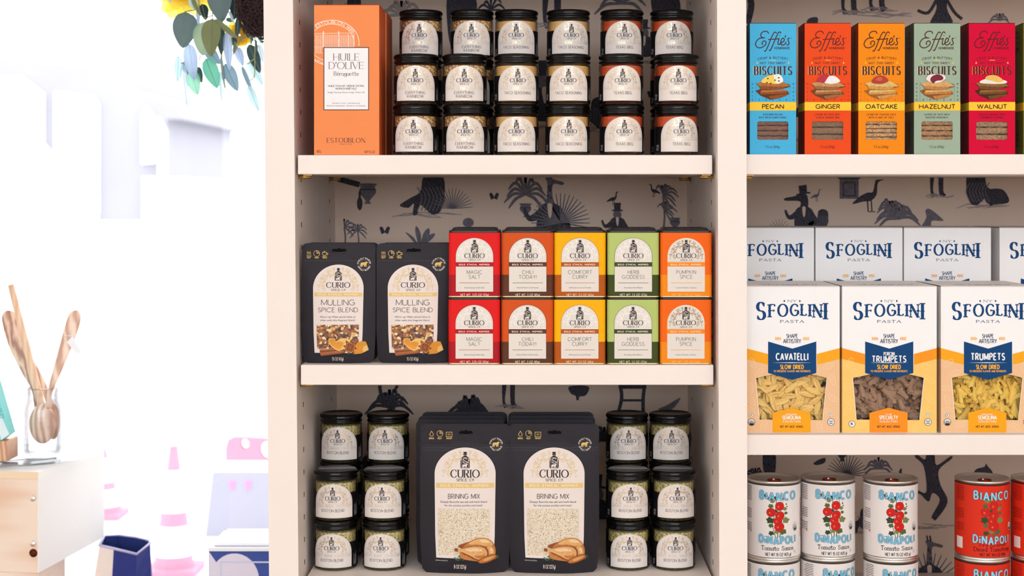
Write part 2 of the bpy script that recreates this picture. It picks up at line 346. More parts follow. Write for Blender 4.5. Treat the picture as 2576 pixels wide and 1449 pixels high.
def bottle(g, cx, yb, h, dark, light, layer):
    """stoppered flask emblem; yb = foot of the flask"""
    f = g.fl; q = lambda x, y: (cx+x*h, yb+f*y*h)
    pr = [(-.25, .02), (-.28, .06), (-.28, .56), (-.2, .68), (-.09, .74), (-.08, .82), (-.13, .84), (-.13, .88), (-.07, .9), (-.12, .97), (-.1, 1), (.1, 1), (.12, .97), (.07, .9), (.13, .88), (.13, .84), (.08, .82), (.09, .74), (.2, .68), (.28, .56), (.28, .06), (.25, .02)]
    g.poly(dark, [q(*p) for p in pr], layer)
    g.stroke(light, [q(-.06, .8), q(.06, .8)], h*.02, layer+1)
    g.ring(light, [q(x*.84, .05+y*.93) for x, y in [(-.25, .02), (-.25, .55), (-.16, .66), (.16, .66), (.25, .55), (.25, .02)]], h*.012, layer+1)
    g.stroke(light, catmull([q(.13, .56), q(-.02, .62), q(-.13, .52), q(0, .45), (q(.14, .38)), q(.02, .31), q(-.14, .36)], 4), h*.035, layer+1)
    g.stroke(light, catmull([q(-.17, .44), q(-.1, .39), q(-.02, .42)], 4), h*.02, layer+1)
    g.stroke(light, catmull([q(.18, .5), q(.2, .42), q(.17, .3)], 4), h*.02, layer+1)
    bear(g, light, cx, yb+f*.16*h, h*.34, layer+1)
def spiral(cx, cy, r, a0, turns, sg, n=14):
    return [(cx+r*(1-.8*i/n)*cos(a0+sg*turns*2*pi*i/n), cy+r*(1-.8*i/n)*sin(a0+sg*turns*2*pi*i/n)) for i in range(n+1)]
def filigree(g, m, cx, yb, Rr, layer, wd=.03):
    """scrolls and leaves, mirrored, filling an arch of radius Rr whose springing is yb"""
    f = g.fl
    sp = [(.33, .72, .16, 2.2, 1), (.62, .5, .15, .4, -1), (.78, .16, .12, 1.5, 1), (.64, .28, .08, 3.6, -1), (.48, .74, .08, .5, 1), (.36, .56, .07, 4, 1), (.8, .42, .07, 1, 1), (.66, -.06, .09, .2, 1), (.2, .6, .06, 2, 1), (.9, .14, .05, 1, -1), (.72, .46, .06, 3, 1), (.22, .9, .06, 4, -1), (.5, .56, .05, 0, 1)]
    lv = [(.2, .86, 50), (.46, .62, 120), (.68, .62, 40), (.84, .3, 80), (.66, .3, 160), (.88, .04, 100), (.66, .1, 60), (.4, .86, 20), (.7, .02, 20), (.3, .58, 10), (.9, -.08, 60), (.57, .42, 100)]
    for k in (-1, 1):
        for x, y, r, a, d in sp:
            g.stroke(m, [(cx+k*px*Rr, yb+f*py*Rr) for px, py in spiral(x, y, r, a, 1.15, d)], wd*Rr, layer)
        for x, y, a in lv:
            ca, sa = cos(radians(a)), sin(radians(a))
            g.poly(m, [(cx+k*(x+(u*ca-v*sa))*Rr, yb+f*(y+(u*sa+v*ca))*Rr) for u, v in ((-.06, 0), (0, .028), (.06, 0), (0, -.028))], layer)
def arch(cx, hw, ytop, ybot, f=-1, n=16, hw2=None, rise=None):
    """arched label outline, f=-1 when y grows downward"""
    hw2 = hw2 or hw; rise = rise or hw
    ys = ytop-f*rise
    return [(cx-hw2, ybot), (cx+hw2, ybot)]+[(cx+hw*cos(pi*i/n), ys+f*rise*sin(pi*i/n)) for i in range(n+1)]
def arch_cols(g, m, cx, hw, ytop, ybot, layer, n=24, rows=10, hw2=None, rise=None):
    """same outline as a fine strip grid so it can bend"""
    rise = rise or hw; hw2 = hw2 or hw; f = g.fl; ys = ytop-f*rise; vs = []; fs = []
    for i in range(n+1):
        u = -cos(pi*i/n); xt = hw*u; yt = ys+f*rise*sqrt(max(0, 1-u*u))
        for j in range(rows+1):
            t = j/rows; yy = ybot+(yt-ybot)*t; tt = min(1, max(0, (yy-ybot)/(ys-ybot))) if ys != ybot else 1
            vs.append((cx+u*(hw2+(hw-hw2)*tt), yy))
    for i in range(n):
        for j in range(rows): a = i*(rows+1)+j; fs.append((a, a+rows+1, a+rows+2, a+1))
    return g.raw(m, vs, fs, layer)
def arctext(g, m, t, cx, cy, r, h, a_mid, span, layer, thick=.13, inside=False, ys=1):
    """text round a circle, a_mid in degrees (90 = top)"""
    f = g.fl; L = radians(span)*r
    def warp(p):
        d = f*(p[1]-0.); 
        if not inside: a = radians(a_mid)-p[0]/r; rr = r+d
        else: a = radians(a_mid)+p[0]/r; rr = r-d
        return (cx+rr*cos(a), cy+f*ys*rr*sin(a))
    g.text(m, t, 0, 0, h, L, thick, layer=layer, warp=warp, q=45)
# ------------------------------------------------------------------ shared materials
CREAM = mat('cream_painted_wood', (246, 232, 222), .42, var=.03, scale=6, bump=.04, bscale=60)
CREAM2 = mat('cream_cabinet_lining', (236, 220, 208), .5, var=.03, scale=8)
BLACK = mat('black_plastic', (11, 10, 11), .2, spec=.28)
WHITEP = mat('white_wall_paint', (244, 241, 236), .7, var=.02, scale=3)
PAPER = mat('cream_label_paper', (234, 222, 213), .55)
INKD = ink((58, 46, 46)); GOLD = foil((222, 196, 160)); GOLDM = ink((232, 196, 124))
METAL = mat('tin_plate', (236, 233, 228), .34, 1.0, var=.06, scale=30)
BRASS = mat('brass_pin', (196, 160, 96), .3, .9)
GLASS = glassm('clear_glass', (.97, .98, .97), 1.0)
FILM = glassm('clear_film', (.98, .98, .98), .22, .06)
JARGLASS = glassm('jar_glass', (.985, .99, .985), .8)
# ------------------------------------------------------------------ room
def room():
    yb = -6.2
    m = MB(); m.box(-2.6, 3.2, yb, 1.16, -.06, 0, wood('oak_floor', (200, 168, 134), (178, 144, 110), 3, 4, (0, 0, 0), .45, (1, .15, 1))); struct(m.build('floor'))
    m = MB(); m.box(-2.7, 3.3, yb-.1, 1.2, 3.0, 3.1, WHITEP); struct(m.build('ceiling'))
    m = MB(); m.box(-2.7, 3.3, yb-.1, yb, 0, 3.0, WHITEP); struct(m.build('wall_back'))
    m = MB(); m.box(-2.7, -2.6, yb, 1.16, 0, 3.0, WHITEP); struct(m.build('wall_left'))
    m = MB(); m.box(3.2, 3.3, yb, 1.16, 0, 3.0, WHITEP); struct(m.build('wall_right'))
    m = MB(); m.box(-.36, 3.2, .475, .55, 0, 3.0, WHITEP); m.box(-.36, -.28, .55, 1.16, 0, 3.0, WHITEP); struct(m.build('wall_front'))
    wx0, wx1, wz0, wz1 = -2.45, -.42, .32, 2.8
    m = MB(); m.box(-2.6, wx0, 1.1, 1.16, 0, 3, WHITEP); m.box(wx1, -.36, 1.1, 1.16, 0, 3, WHITEP)
    m.box(wx0, wx1, 1.1, 1.16, 0, wz0, WHITEP); m.box(wx0, wx1, 1.1, 1.16, wz1, 3, WHITEP); struct(m.build('wall_window'))
    t = bpy.data.objects.new('window_1', None); C.objects.link(t); t.location = (-1.43, 1.13, wz0); struct(t)
    m = MB(); a, b = wx0+1.43, wx1+1.43; h = wz1-wz0
    for q in ((a, a+.04, 0, h), (b-.04, b, 0, h), (a+.04, b-.04, 0, .05), (a+.04, b-.04, h-.05, h)): m.box(q[0], q[1], -.03, .03, q[2], q[3], WHITEP)
    m.build('frame_bars', t)
    t2 = bpy.data.objects.new('fill_light_frame', None); C.objects.link(t2); t2.location = (.2, yb, 2.1); struct(t2)  # made-up frame set around the added fill light, no real window
    f = MB()
    for q in ((-2.4, -2.3, -.85, .85), (2.3, 2.4, -.85, .85), (-2.3, 2.3, .76, .85), (-2.3, 2.3, -.85, -.76)): f.box(q[0], q[1], 0, .06, q[2], q[3], WHITEP)
    f.build('frame_bars', t2)
    m = MB(); m.box(a+.04, b-.04, -.003, .003, .05, h-.05, glassm('window_glass', (.99, .99, .99), .5, 0)); m.build('pane', t)
room()
# ------------------------------------------------------------------ shelving units with printed wallpaper backs
LEAN = lambda z, s: (ZC+PY/1800-z)*s                     # panels lean a few millimetres over their height
def panel(name, parent, x0, x1, y0, y1, s0, s1, m=CREAM, z0=.0, z1=2.4):
    b = MB()
    v = [(x0+LEAN(z0, s0), y0, z0), (x1+LEAN(z0, s1), y0, z0), (x1+LEAN(z0, s1), y1, z0), (x0+LEAN(z0, s0), y1, z0),
         (x0+LEAN(z1, s0), y0, z1), (x1+LEAN(z1, s1), y0, z1), (x1+LEAN(z1, s1), y1, z1), (x0+LEAN(z1, s0), y1, z1)]
    b.add(v, [(0, 3, 2, 1), (4, 5, 6, 7), (0, 1, 5, 4), (1, 2, 6, 5), (2, 3, 7, 6), (3, 0, 4, 7)], m)
    return b
BACK = .43
WP = mat('wallpaper_ground', (232, 204, 182), .8, var=.06, scale=9)
N1 = wood('wallpaper_navy', (44, 42, 54), (76, 70, 78), 75, 14, (0, .6, .3), .8); N2 = mat('wallpaper_slate', (118, 110, 116), .8, var=.5, scale=170); N3 = mat('wallpaper_haze', (170, 153, 146), .8, var=.2, scale=120)
def kw(px): return px
def wallpaper(g):
    def pl(m, p, l=1): g.poly(m, catmull(p, 4, True), l)
    def palm(cx, cy, r, n, m=N2, a0=-10, a1=190, trunk=0):
        for i in range(n):
            a = radians(a0+(a1-a0)*i/(n-1)); dr = r*(.8+.3*R.random())
            g.stroke(m, catmull([(cx, cy), (cx+.55*dr*cos(a), cy-.62*dr*sin(a)-r*.1), (cx+dr*cos(a), cy-.75*dr*sin(a)+r*.28)], 4), r*.14, 1, taper=True)
        if trunk: g.stroke(m, catmull([(cx, cy), (cx+r*.1, cy+trunk*.5), (cx-r*.05, cy+trunk)], 4), r*.13, 1)
    def burst(cx, cy, r, n, m=N2, a0=0, a1=180):
        for i in range(n):
            a = radians(a0+(a1-a0)*i/(n-1)); g.stroke(m, [(cx, cy), (cx+r*.5*cos(a), cy-r*.5*sin(a)), (cx+r*cos(a), cy-r*sin(a))], r*.05, 1, taper=True)
    def butterfly(x, y, s_, m=N1):
        for k in (-1, 1): pl(m, [(x, y), (x+k*s_*.5, y-s_*.9), (x+k*s_, y-s_*.7), (x+k*s_*.8, y), (x+k*s_*.6, y+s_*.5), (x, y+s_*.2)])
    def ground(x0, x1, y):
        for i in range(7):
            a = x0+(x1-x0)*R.random()*.6; g.stroke(N3, [(a, y+R.random()*14), (a+(x1-x0)*.2, y+R.random()*14), (a+(x1-x0)*.4, y+R.random()*14)], 3, 1, taper=True)
    def man(x, y, h, head='giraffe', k=1):
        """standing figure in a tail coat, y = waist"""
        u = h
        ground(x-u*.7, x+u*.7, y+u*.1)
        pl(N1, [(x-.24*u, y), (x-.27*u, y-.36*u), (x-.22*u, y-.55*u), (x-.06*u, y-.64*u), (x+.06*u, y-.64*u), (x+.24*u, y-.54*u), (x+.3*u, y-.36*u), (x+.26*u, y)])
        pl(N1, [(x-k*.2*u, y-.52*u), (x-k*.42*u, y-.36*u), (x-k*.52*u, y-.52*u), (x-k*.58*u, y-.48*u), (x-k*.46*u, y-.24*u), (x-k*.2*u, y-.3*u)])
        pl(N1, [(x+k*.24*u, y-.5*u), (x+k*.38*u, y-.3*u), (x+k*.48*u, y-.06*u), (x+k*.42*u, y-.02*u), (x+k*.28*u, y-.2*u)])
        pl(WP, [(x-.05*u, y-.6*u), (x+.05*u, y-.6*u), (x+.03*u, y-.34*u), (x-.02*u, y-.34*u)], 2)
        if head == 'giraffe':
            pl(N2, [(x-.07*u, y-.56*u), (x-.05*u, y-1.05*u), (x-.1*u, y-1.16*u), (x, y-1.2*u), (x+k*.1*u, y-1.14*u), (x+k*.3*u, y-1.08*u), (x+k*.27*u, y-1.02*u), (x+k*.06*u, y-1.02*u), (x+.07*u, y-.56*u)])
            for i in range(9): g.poly(N1, ell(x-.04*u+.08*u*R.random(), y-(.6+.42*R.random())*u, .02*u, .028*u, 6), 2)
            for q in (-.04, .03): g.stroke(N1, [(x+q*u, y-1.17*u), (x+q*u-.02*u, y-1.3*u)], .035*u, 2)
        elif head == 'hat':
            pl(N2, [(x-.12*u, y-.62*u), (x-.14*u, y-.8*u), (x, y-.88*u), (x+.13*u, y-.8*u), (x+.12*u, y-.62*u)])
            g.poly(N1, [(x-.2*u, y-.84*u), (x+.2*u, y-.84*u), (x+.2*u, y-.88*u), (x+.11*u, y-.9*u), (x+.13*u, y-1.14*u), (x-.13*u, y-1.14*u), (x-.11*u, y-.9*u), (x-.2*u, y-.88*u)], 2)
        elif head == 'croc':
            pl(N1, [(x-.1*u, y-.6*u), (x-.12*u, y-.78*u), (x-.55*u, y-.8*u), (x-.56*u, y-.88*u), (x-.3*u, y-.93*u), (x-.1*u, y-1.0*u), (x+.1*u, y-.96*u), (x+.12*u, y-.6*u)])
            g.poly(N1, [(x-.22*u, y-.96*u), (x+.2*u, y-1.02*u), (x+.19*u, y-1.06*u), (x+.1*u, y-1.06*u), (x+.08*u, y-1.28*u), (x-.16*u, y-1.24*u), (x-.13*u, y-1.02*u), (x-.22*u, y-1.0*u)], 2)
    def legs(x, y, h, m=N1):
        for k, q in ((-1, .1), (1, .24)):
            pl(m, [(x+k*q*h-.09*h, y), (x+k*q*h+.09*h, y), (x+k*(q+.04)*h+.06*h, y+.8*h), (x+k*q*h+.2*h, y+.95*h), (x+k*q*h+.18*h, y+h), (x+k*q*h-.06*h, y+h)])
        ground(x-h*.6, x+h*.8, y+h*.9)
    def bird(x, y, s_, k=1, m=N1):
        pl(m, [(x-k*1.0*s_, y+.5*s_), (x-k*.5*s_, y), (x, y-.25*s_), (x+k*.35*s_, y-.3*s_), (x+k*.5*s_, y-.9*s_), (x+k*.6*s_, y-1.1*s_), (x+k*1.1*s_, y-1.1*s_), (x+k*.7*s_, y-.9*s_), (x+k*.6*s_, y-.1*s_), (x+k*.2*s_, y+.3*s_), (x-k*.3*s_, y+.35*s_)])
        for q in (0, .25): g.stroke(m, [(x+k*q*s_, y+.25*s_), (x+k*(q+.05)*s_, y+s_), (x+k*(q+.25)*s_, y+1.02*s_)], s_*.09, 1)
    def seated(x, y, s_, k=1):
        ground(x-s_*1.2, x+s_*1.3, y+s_*.35)
        pl(N1, [(x-.9*k*s_, y+.12*s_), (x-.6*k*s_, y-.1*s_), (x-.2*k*s_, y-.35*s_), (x-.1*k*s_, y-.85*s_), (x+.25*k*s_, y-1.*s_), (x+.6*k*s_, y-.8*s_), (x+.62*k*s_, y-.2*s_), (x+.5*k*s_, y+.3*s_), (x+.2*k*s_, y+.42*s_), (x-.2*k*s_, y+.1*s_), (x-.3*k*s_, y+.42*s_), (x-.45*k*s_, y+.42*s_), (x-.42*k*s_, y+.05*s_), (x-.6*k*s_, y+.2*s_)])
        for i in range(7):
            a = -.3+.13*i; g.stroke(N2, catmull([(x+a*k*s_, y-.5*s_), (x+(a+.16)*k*s_, y-.15*s_), (x+a*k*s_, y+.3*s_)], 4), s_*.035, 2)
    def vase(x, y, s_, m=N2):
        pl(m, [(x-.18*s_, y+s_), (x-.1*s_, y+.86*s_), (x-.42*s_, y+.45*s_), (x-.36*s_, y+.15*s_), (x-.44*s_, y), (x+.44*s_, y), (x+.36*s_, y+.15*s_), (x+.42*s_, y+.45*s_), (x+.1*s_, y+.86*s_), (x+.18*s_, y+s_)])
        g.stroke(N1, [(x-.38*s_, y+.3*s_), (x+.38*s_, y+.3*s_)], s_*.06, 2)
    # left unit, upper bay
    legs(1382, -20, 86); palm(1562, 10, 62, 9, N2); pl(N1, [(1130, -20), (1190, -20), (1200, 50), (1180, 120), (1140, 130), (1125, 60)]); palm(1010, 40, 60, 9, N3)
    pl(N1, [(1640, -20), (1700, -20), (1712, 40), (1690, 70), (1650, 60)]); palm(1235, 26, 44, 7, N1); man(1370, 300, 130, 'hat'); man(1240, 330, 120, 'giraffe'); seated(1495, 300, 56); man(1620, 140, 80, 'hat'); butterfly(1640, 240, 12); seated(880, 30, 44)
    # left unit, middle bay
    g.poly(N1, [(845, 462), (872, 468), (872, 500), (845, 504)], 1); g.stroke(N1, [(850, 450), (905, 465)], 14, 1); vase(925, 462, 50); g.poly(N1, ell(905, 512, 7, 17), 1); g.poly(N1, ell(905, 490, 3, 12), 2)
    palm(866, 572, 30, 9, N2, -40, 220, 60); palm(900, 580, 26, 9, N2, -40, 220, 60); butterfly(968, 582, 13); seated(1072, 508, 74, 1); burst(1138, 525, 52, 17, N2, 5, 175); butterfly(1243, 496, 12)
    for a in (60, 100, 140, 35): pl(N2, [(1056, 625), (1056+30*cos(radians(a))-6, 610-26*sin(radians(a))), (1056+46*cos(radians(a)), 612-44*sin(radians(a))), (1056+30*cos(radians(a))+8, 612-22*sin(radians(a)))])
    palm(1322, 490, 58, 11, N2, -30, 210); vase(1322, 512, 34); burst(1410, 560, 74, 23, N2, -10, 190); man(1383, 584, 116, 'giraffe'); man(1553, 590, 70, 'hat'); bird(1541, 500, 16, 1); bird(1647, 480, 15, -1)
    palm(1668, 490, 38, 9, N2, -60, 120, 110); palm(1672, 530, 30, 9, N2, -60, 130); vase(1698, 548, 30, N2); g.poly(N2, ell(1178, 560, 14, 12), 1)
    # left unit, lower bay
    palm(980, 1026, 60, 11, N1, 0, 180); g.stroke(N1, catmull([(955, 970), (962, 1000), (990, 1020), (975, 1034)], 4), 9); g.stroke(N1, catmull([(1000, 970), (985, 1000), (992, 1030)], 4), 7)
    palm(1180, 1040, 60, 13, N1, 0, 180); legs(1275, 962, 60); pl(N1, [(1432, 972), (1480, 972), (1474, 994), (1458, 998), (1456, 1006), (1450, 1006), (1448, 996), (1436, 990)])
    for q in (1560, 1622): g.stroke(N1, catmull([(q, 968), (q+(4 if q < 1600 else -4), 1000), (q-4, 1036)], 4), 9)
    g.rect(N1, 1556, 968, 1626, 978, 1); g.rect(N1, 1564, 1004, 1616, 1010, 1); pl(N2, [(1655, 1030), (1680, 1018), (1712, 1000), (1690, 1030)]); legs(1330, 1280, 90); man(1400, 1250, 130, 'hat'); seated(920, 1220, 80); man(1500, 1330, 120, 'hat'); palm(1520, 1110, 50, 11, N1)
    # right unit, upper bay
    legs(2130, -40, 72); legs(2200, -50, 74, N1); pl(N1, [(2350, -40), (2385, -40), (2382, 20), (2396, 60), (2340, 62), (2356, 20)]); g.stroke(N1, catmull([(2358, -5), (2335, 32), (2308, 26)], 4), 8); g.stroke(N1, catmull([(2378, -8), (2400, 30), (2420, 48)], 4), 8)
    pl(N1, [(2030, 58), (2036, 46), (2056, 44), (2054, 62)]); palm(2515, 52, 30, 7, N2, 0, 180); g.stroke(N1, catmull([(1876, -30), (1890, 10), (1880, 60)], 4), 16); ground(2080, 2300, 30); man(2060, 330, 150, 'hat'); man(2420, 300, 140)
    # right unit, middle bay
    man(2022, 572, 84, 'croc', 1); bird(2052, 492, 14, 1, N2); seated(2062, 560, 34, 1); g.rect(N2, 2112, 448, 2160, 500, 1); g.rect(N1, 2108, 442, 2164, 450, 2); g.frame(N1, 2120, 458, 2152, 494, 3, 2); bird(2182, 494, 38, 1)
    palm(2256, 552, 56, 13, N2, 0, 190); palm(2240, 530, 40, 9, N2, 20, 170); pl(N2, [(2316, 575), (2330, 548), (2328, 530), (2340, 526), (2372, 552), (2368, 556), (2344, 556), (2340, 575)]); legs(2352, 430, 62); seated(2470, 490, 62, -1); pl(N1, [(2480, 480), (2520, 476), (2538, 500), (2530, 512), (2484, 512)]); burst(1960, 580, 30, 11)
    # right unit, lower bay
    pl(N1, [(1920, 1140), (1950, 1140), (1948, 1195), (1924, 1196)]); palm(1900, 1200, 34, 9, N1); pl(N1, [(2046, 1166), (2060, 1156), (2076, 1152), (2074, 1164), (2056, 1170)]); burst(2130, 1196, 52, 19, N1); vase(2118, 1120, 40, N1)
    pl(N1, [(2332, 1140), (2350, 1140), (2356, 1170), (2390, 1148), (2394, 1154), (2362, 1182), (2366, 1220), (2384, 1262), (2356, 1306), (2348, 1306), (2344, 1298), (2364, 1258), (2346, 1240), (2336, 1262), (2316, 1244), (2304, 1240), (2306, 1232), (2328, 1240), (2330, 1212), (2322, 1170), (2302, 1150), (2306, 1142), (2326, 1156)])
    for q in (2234, 2262): pl(N1, [(q, 1184), (q+(-4 if q < 2250 else 6), 1178), (q+6, 1196), (q, 1196)])
    pl(N1, [(2450, 1190), (2456, 1180), (2476, 1174), (2480, 1166), (2486, 1174), (2496, 1186), (2494, 1196), (2456, 1196)]); ground(2170, 2420, 1316); man(2338, 1490, 110); burst(2338, 1470, 80, 19, N2, -10, 190); seated(2170, 1320, 44); palm(2210, 1180, 40, 9, N2)
def backpanel(parent, xa, xb, cut):
    m = MB(); m.box(xa, xb, BACK, BACK+.012, 0, 2.4, WP)
    k = (D+BACK)/F; g = G(PX, PY, k)
    wallpaper(g)
    for l, mt, vs, fs in g.it:
        cx = sum(v[0] for v in vs)/len(vs)
        if xa+.02 < cx < xb-.01:
            m.add([(min(max(x, xa+.001), xb-.001), BACK-.0004*l, ZC+y) for x, y in vs], fs, mt)
    return m.build('back_panel', parent)
def shelf(parent, pxl, pxr, ytop, ybot, xr=None):
    """board with its front lip at Y=0, from pixel edges measured on the photograph at Y=0"""
    a = P(pxl, ytop, 0); b = P(pxr, ybot, 0); m = MB()
    m.box(a.x, xr or b.x, .0, BACK-.002, b.z, a.z, CREAM); o = m.build('shelf', parent, bevel=.0012)
    for (x, y) in ((a.x+.008, .03), (a.x+.008, .36), ((xr or b.x)-.008, .03), ((xr or b.x)-.008, .36)):
        q = MB(); sg = 1 if x < (a.x+(xr or b.x))/2 else -1
        q.tube([(x-sg*.013, y, b.z-.0032), (x+sg*.006, y, b.z-.0032)], .003, BRASS, 10); q.box(x-.004, x+.008, y-.005, y+.005, b.z-.0014, b.z-.0002, BRASS); q.build('shelf_pin', parent)
    return a.z+.0003
def pin_holes(m, x, sg, zs, s):
    for z in zs:
        for y in (.055, .36): m.box(x+LEAN(z, s)-.0002, x+LEAN(z, s)+.0002, y-.0025, y+.0025, z-.0035, z+.0035, mat('hole_dark', (70, 52, 46), .9))
xl0, xl1 = (664-PX)/1800, (738-PX)/1800; xm0, xm1 = (1799-PX)/1800, (1872-PX)/1800
SL, SM0, SM1 = 14/1449, 6/1449, 3/1449
unitA = thing('shelving_unit', 'cream painted shelving unit between the bright window and the biscuit shelves', 'shelving', ((xl0+xm1)/2, .15, 0)); ua = Vector(unitA.location)
unitB = thing('shelving_unit', 'cream shelving unit at the right edge holding biscuits, pasta and cans', 'shelving', (1.0, .15, 0))
def fix(o, par):
    o.parent = par; o.matrix_parent_inverse = Matrix.Translation(-Vector(par.location)); return o
zs = [ZC+.6-.0322*i for i in range(40)]
m = panel('side_panel', None, xl0, xl1, -.004, .47, SL, SL); pin_holes(m, xl1, 1, zs, SL); sideL = fix(m.build('side_panel'), unitA)
m = panel('side_panel', None, xm0, xm0+.0195, -.004, .47, SM0, SM0); pin_holes(m, xm0, -1, zs, SM0); fix(m.build('side_panel'), unitA)
m = panel('face_frame', None, xm0+.0001, xm1, -.022, -.004, SM0, SM1); fix(m.build('face_frame'), unitA)
m = panel('side_panel', None, xm0+.0205, xm1-.0003, -.0035, .47, SM0, SM1); fix(m.build('side_panel'), unitB)
m = panel('side_panel', None, .92, .96, -.004, .47, 0, 0); fix(m.build('side_panel'), unitB)
def addp(fn, par, *a, **k):
    before = set(bpy.data.objects); r = fn(None, *a, **k)
    for o in set(bpy.data.objects)-before: fix(o, par)
    return r
addp(backpanel, unitA, xl1-.006, xm0+.012, 0); addp(backpanel, unitB, xm1-.01, .955, 0)
ZA1 = addp(shelf, unitA, 749, 1792, 390, 438.5); ZA2 = addp(shelf, unitA, 756.5, 1795, 918, 968.5); ZA3 = addp(shelf, unitA, 763, 1798, 1465, 1514); addp(shelf, unitA, 742, 1788, -160, -112)
XB = .918
ZB1 = addp(shelf, unitB, 1874, 0, 388, 439, XB); ZB2 = addp(shelf, unitB, 1876, 0, 1094, 1145, XB); ZB3 = addp(shelf, unitB, 1878, 0, 1626, 1676, XB); addp(shelf, unitB, 1873, 0, -160, -112, XB)
# ------------------------------------------------------------------ spice jars
JR, JH = .0315, .0715
def jar_lid():
    m = MB(); n = 150
    rib = lambda i, j: (.0005 if i % 2 else -.0005) if j in (7, 8) else 0
    pr = [(.0296, .0572), (.0309, .0572), (.0314, .0578), (.0314, .0604), (.0306, .0611), (.0306, .0634), (.0312, .064), (.0313, .0648), (.0312, .0676), (.0302, .0694), (.0285, .0701), (.0280, .0698), (.0, .0698)]
    m.lathe(pr, n, BLACK, True, wob=rib); return m
def jar_glass():
    m = MB(); pr = [(.0, .0012), (.0265, .0012), (.0285, .0002), (.0303, .0006), (.0312, .0026), (.0313, .005), (.0313, .053), (.0308, .0555), (.0292, .0568), (.0292, .0582)]
    m.lathe(pr, 64, JARGLASS, True, cap=False); m.lathe([(.0, .0042), (.0284, .0042), (.0292, .0062)], 64, JARGLASS, True, cap=False); return m
def cyl(r):
    return lambda x, y, l: ((r+l*.00010)*sin(x/r), -(r+l*.00010)*cos(x/r), y)
U = .000104
def jar_label(lines):
    g = G(0, 0, U); m = MB()
    arch_cols(g, PAPER, 0, 300, -508, -44, 1, 30, 6, rise=265)
    g.stroke(GOLD, [(-300*cos(pi*i/24)*.965, -(243+258*sin(pi*i/24))) for i in range(25)], 3, 2)
    filigree(g, GOLD, 0, -262, 228, 2, .026)
    bottle(g, 0, -344, 120, INKD, PAPER, 2)
    g.text(INKD, 'CURIO', 0, -286, 52, 218, .17, .05, .1, layer=3, q=30)
    g.text(INKD, 'SPICE C\u00ba', 0, -254, 21, 122, .17, .08, .1, layer=2, q=45, track=.22)
    for y in (232, 192): g.stroke(GOLD, [(-290+58*i, -y) for i in range(11)], 2, 2)
    g.text(GOLD, 'CLASSIC  BLEND  COLLECTION', 0, -200, 21, 560, .17, layer=2, q=60, track=.4)
    for t, y, h, w_ in lines: g.text(INKD, t, 0, y, h, w_, .105, layer=2, q=30, track=.22)
    g.stroke(GOLD, [(-288+57.6*i, -56) for i in range(11)], 2, 2)
    g.bake(m, cyl(JR+.0004), lim=.0016); return m
def jar_band():
    m = MB(); r = JR+.00015
    m.lathe([(r, .0045), (r, .0396)], 64, mat('black_label_band', (20, 18, 20), .45), True, cap=False)
    g = G(0, 0, U); white = ink((205, 200, 196))
    for q, (t, dy) in enumerate((('NET WT', 0), ('2.5 OZ', 0), ('(70g)', 0))):
        x = -386+q*20
        # small print runs up the band beside the label
        g.text(white, t, 0, 0, 14, 78, .17, layer=1, q=60, warp=lambda p, x=x: (x+p[1], -100-p[0]))
    for q in range(6): g.stroke(white, [(345+q*14, -60), (345+q*14, -60-R.randint(60, 230))], 3, 1)
    g.bake(m, cyl(r), lim=.0016); return m
SPICES = {
 'seeds': dict(lines=[('EVERYTHING', -132, 37, 280), ('RAINBOW', -82, 37, 226)], top=.0542, what='seed-and-pepper spice',
               m=grain('mixed_seed_spice', [(0, (214, 150, 90)), (.2, (250, 206, 138)), (.42, (156, 104, 70)), (.55, (252, 226, 170)), (.72, (206, 138, 80)), (.9, (112, 88, 78))], 480)),
 'taco': dict(lines=[('TACO SEASONING', -128, 37, 384)], top=.0535, what='sandy yellow taco spice', m=grain('taco_powder', [(0, (250, 196, 120)), (.5, (246, 186, 108)), (.8, (254, 210, 140))], 1500, .9, .15)),
 'bbq': dict(lines=[('TEXAS BBQ', -128, 37, 246)], top=.0538, what='rusty red barbecue spice', m=grain('barbecue_powder', [(0, (232, 92, 38)), (.5, (216, 78, 32)), (.8, (240, 112, 54))], 1500, .9, .2)),
 'herb': dict(lines=[('BOSTON BLEND', -128, 37, 334)], top=.0535, what='dried green herb', m=grain('dried_herbs', [(0, (202, 182, 108)), (.3, (226, 206, 136)), (.5, (164, 146, 84)), (.7, (240, 222, 164)), (.9, (150, 134, 84))], 520)),
}
_lid = _glass = _band = None
JARS = {}
def jar_proto(kind, loc, rz, label, group):
    global _lid, _glass, _band
    s = SPICES[kind]; t = thing('spice_jar', label, 'jar', loc, rz, group); t.scale = (1, 1, 1.014)
    if not _lid:
        _glass = jar_glass().build('glass_body', t); _lid = jar_lid().build('lid', t); _band = jar_band().build('band', t)
    else:
        for o in (_glass, _lid, _band): c = o.copy(); C.objects.link(c); c.parent = t
    m = MB(); m.lathe([(.0, .0052), (.0286, .0052), (.0288, s['top']-.0006), (.027, s['top']), (.0, s['top'])], 48, s['m'], True); m.build('spice', t)
    jar_label(s['lines']).build('label', t); JARS[kind] = t; return t
def put_jar(kind, px, Yc, z, dx, label, group, jit=0):
    x = (px-PX)*(D+Yc-.008)/F; rz = asin(max(-.6, min(.6, dx/56)))+R.uniform(-.02, .02)
    if kind not in JARS: return jar_proto(kind, (x, Yc, z), rz, label, group)
    return dup(JARS[kind], (x, Yc, z), rz, label, group)
YF, YR_ = .0365, .117
cols = [('seeds', 1044, 1058, 'first column from orange box'), ('seeds', 1168, 1187, 'second column from orange box'), ('taco', 1299, 1299, 'third column from orange box'),
        ('taco', 1428, 1430, 'fourth column from orange box'), ('bbq', 1563, 1565, 'fifth column from orange box'), ('bbq', 1703, 1691, 'column beside cabinet divider')]
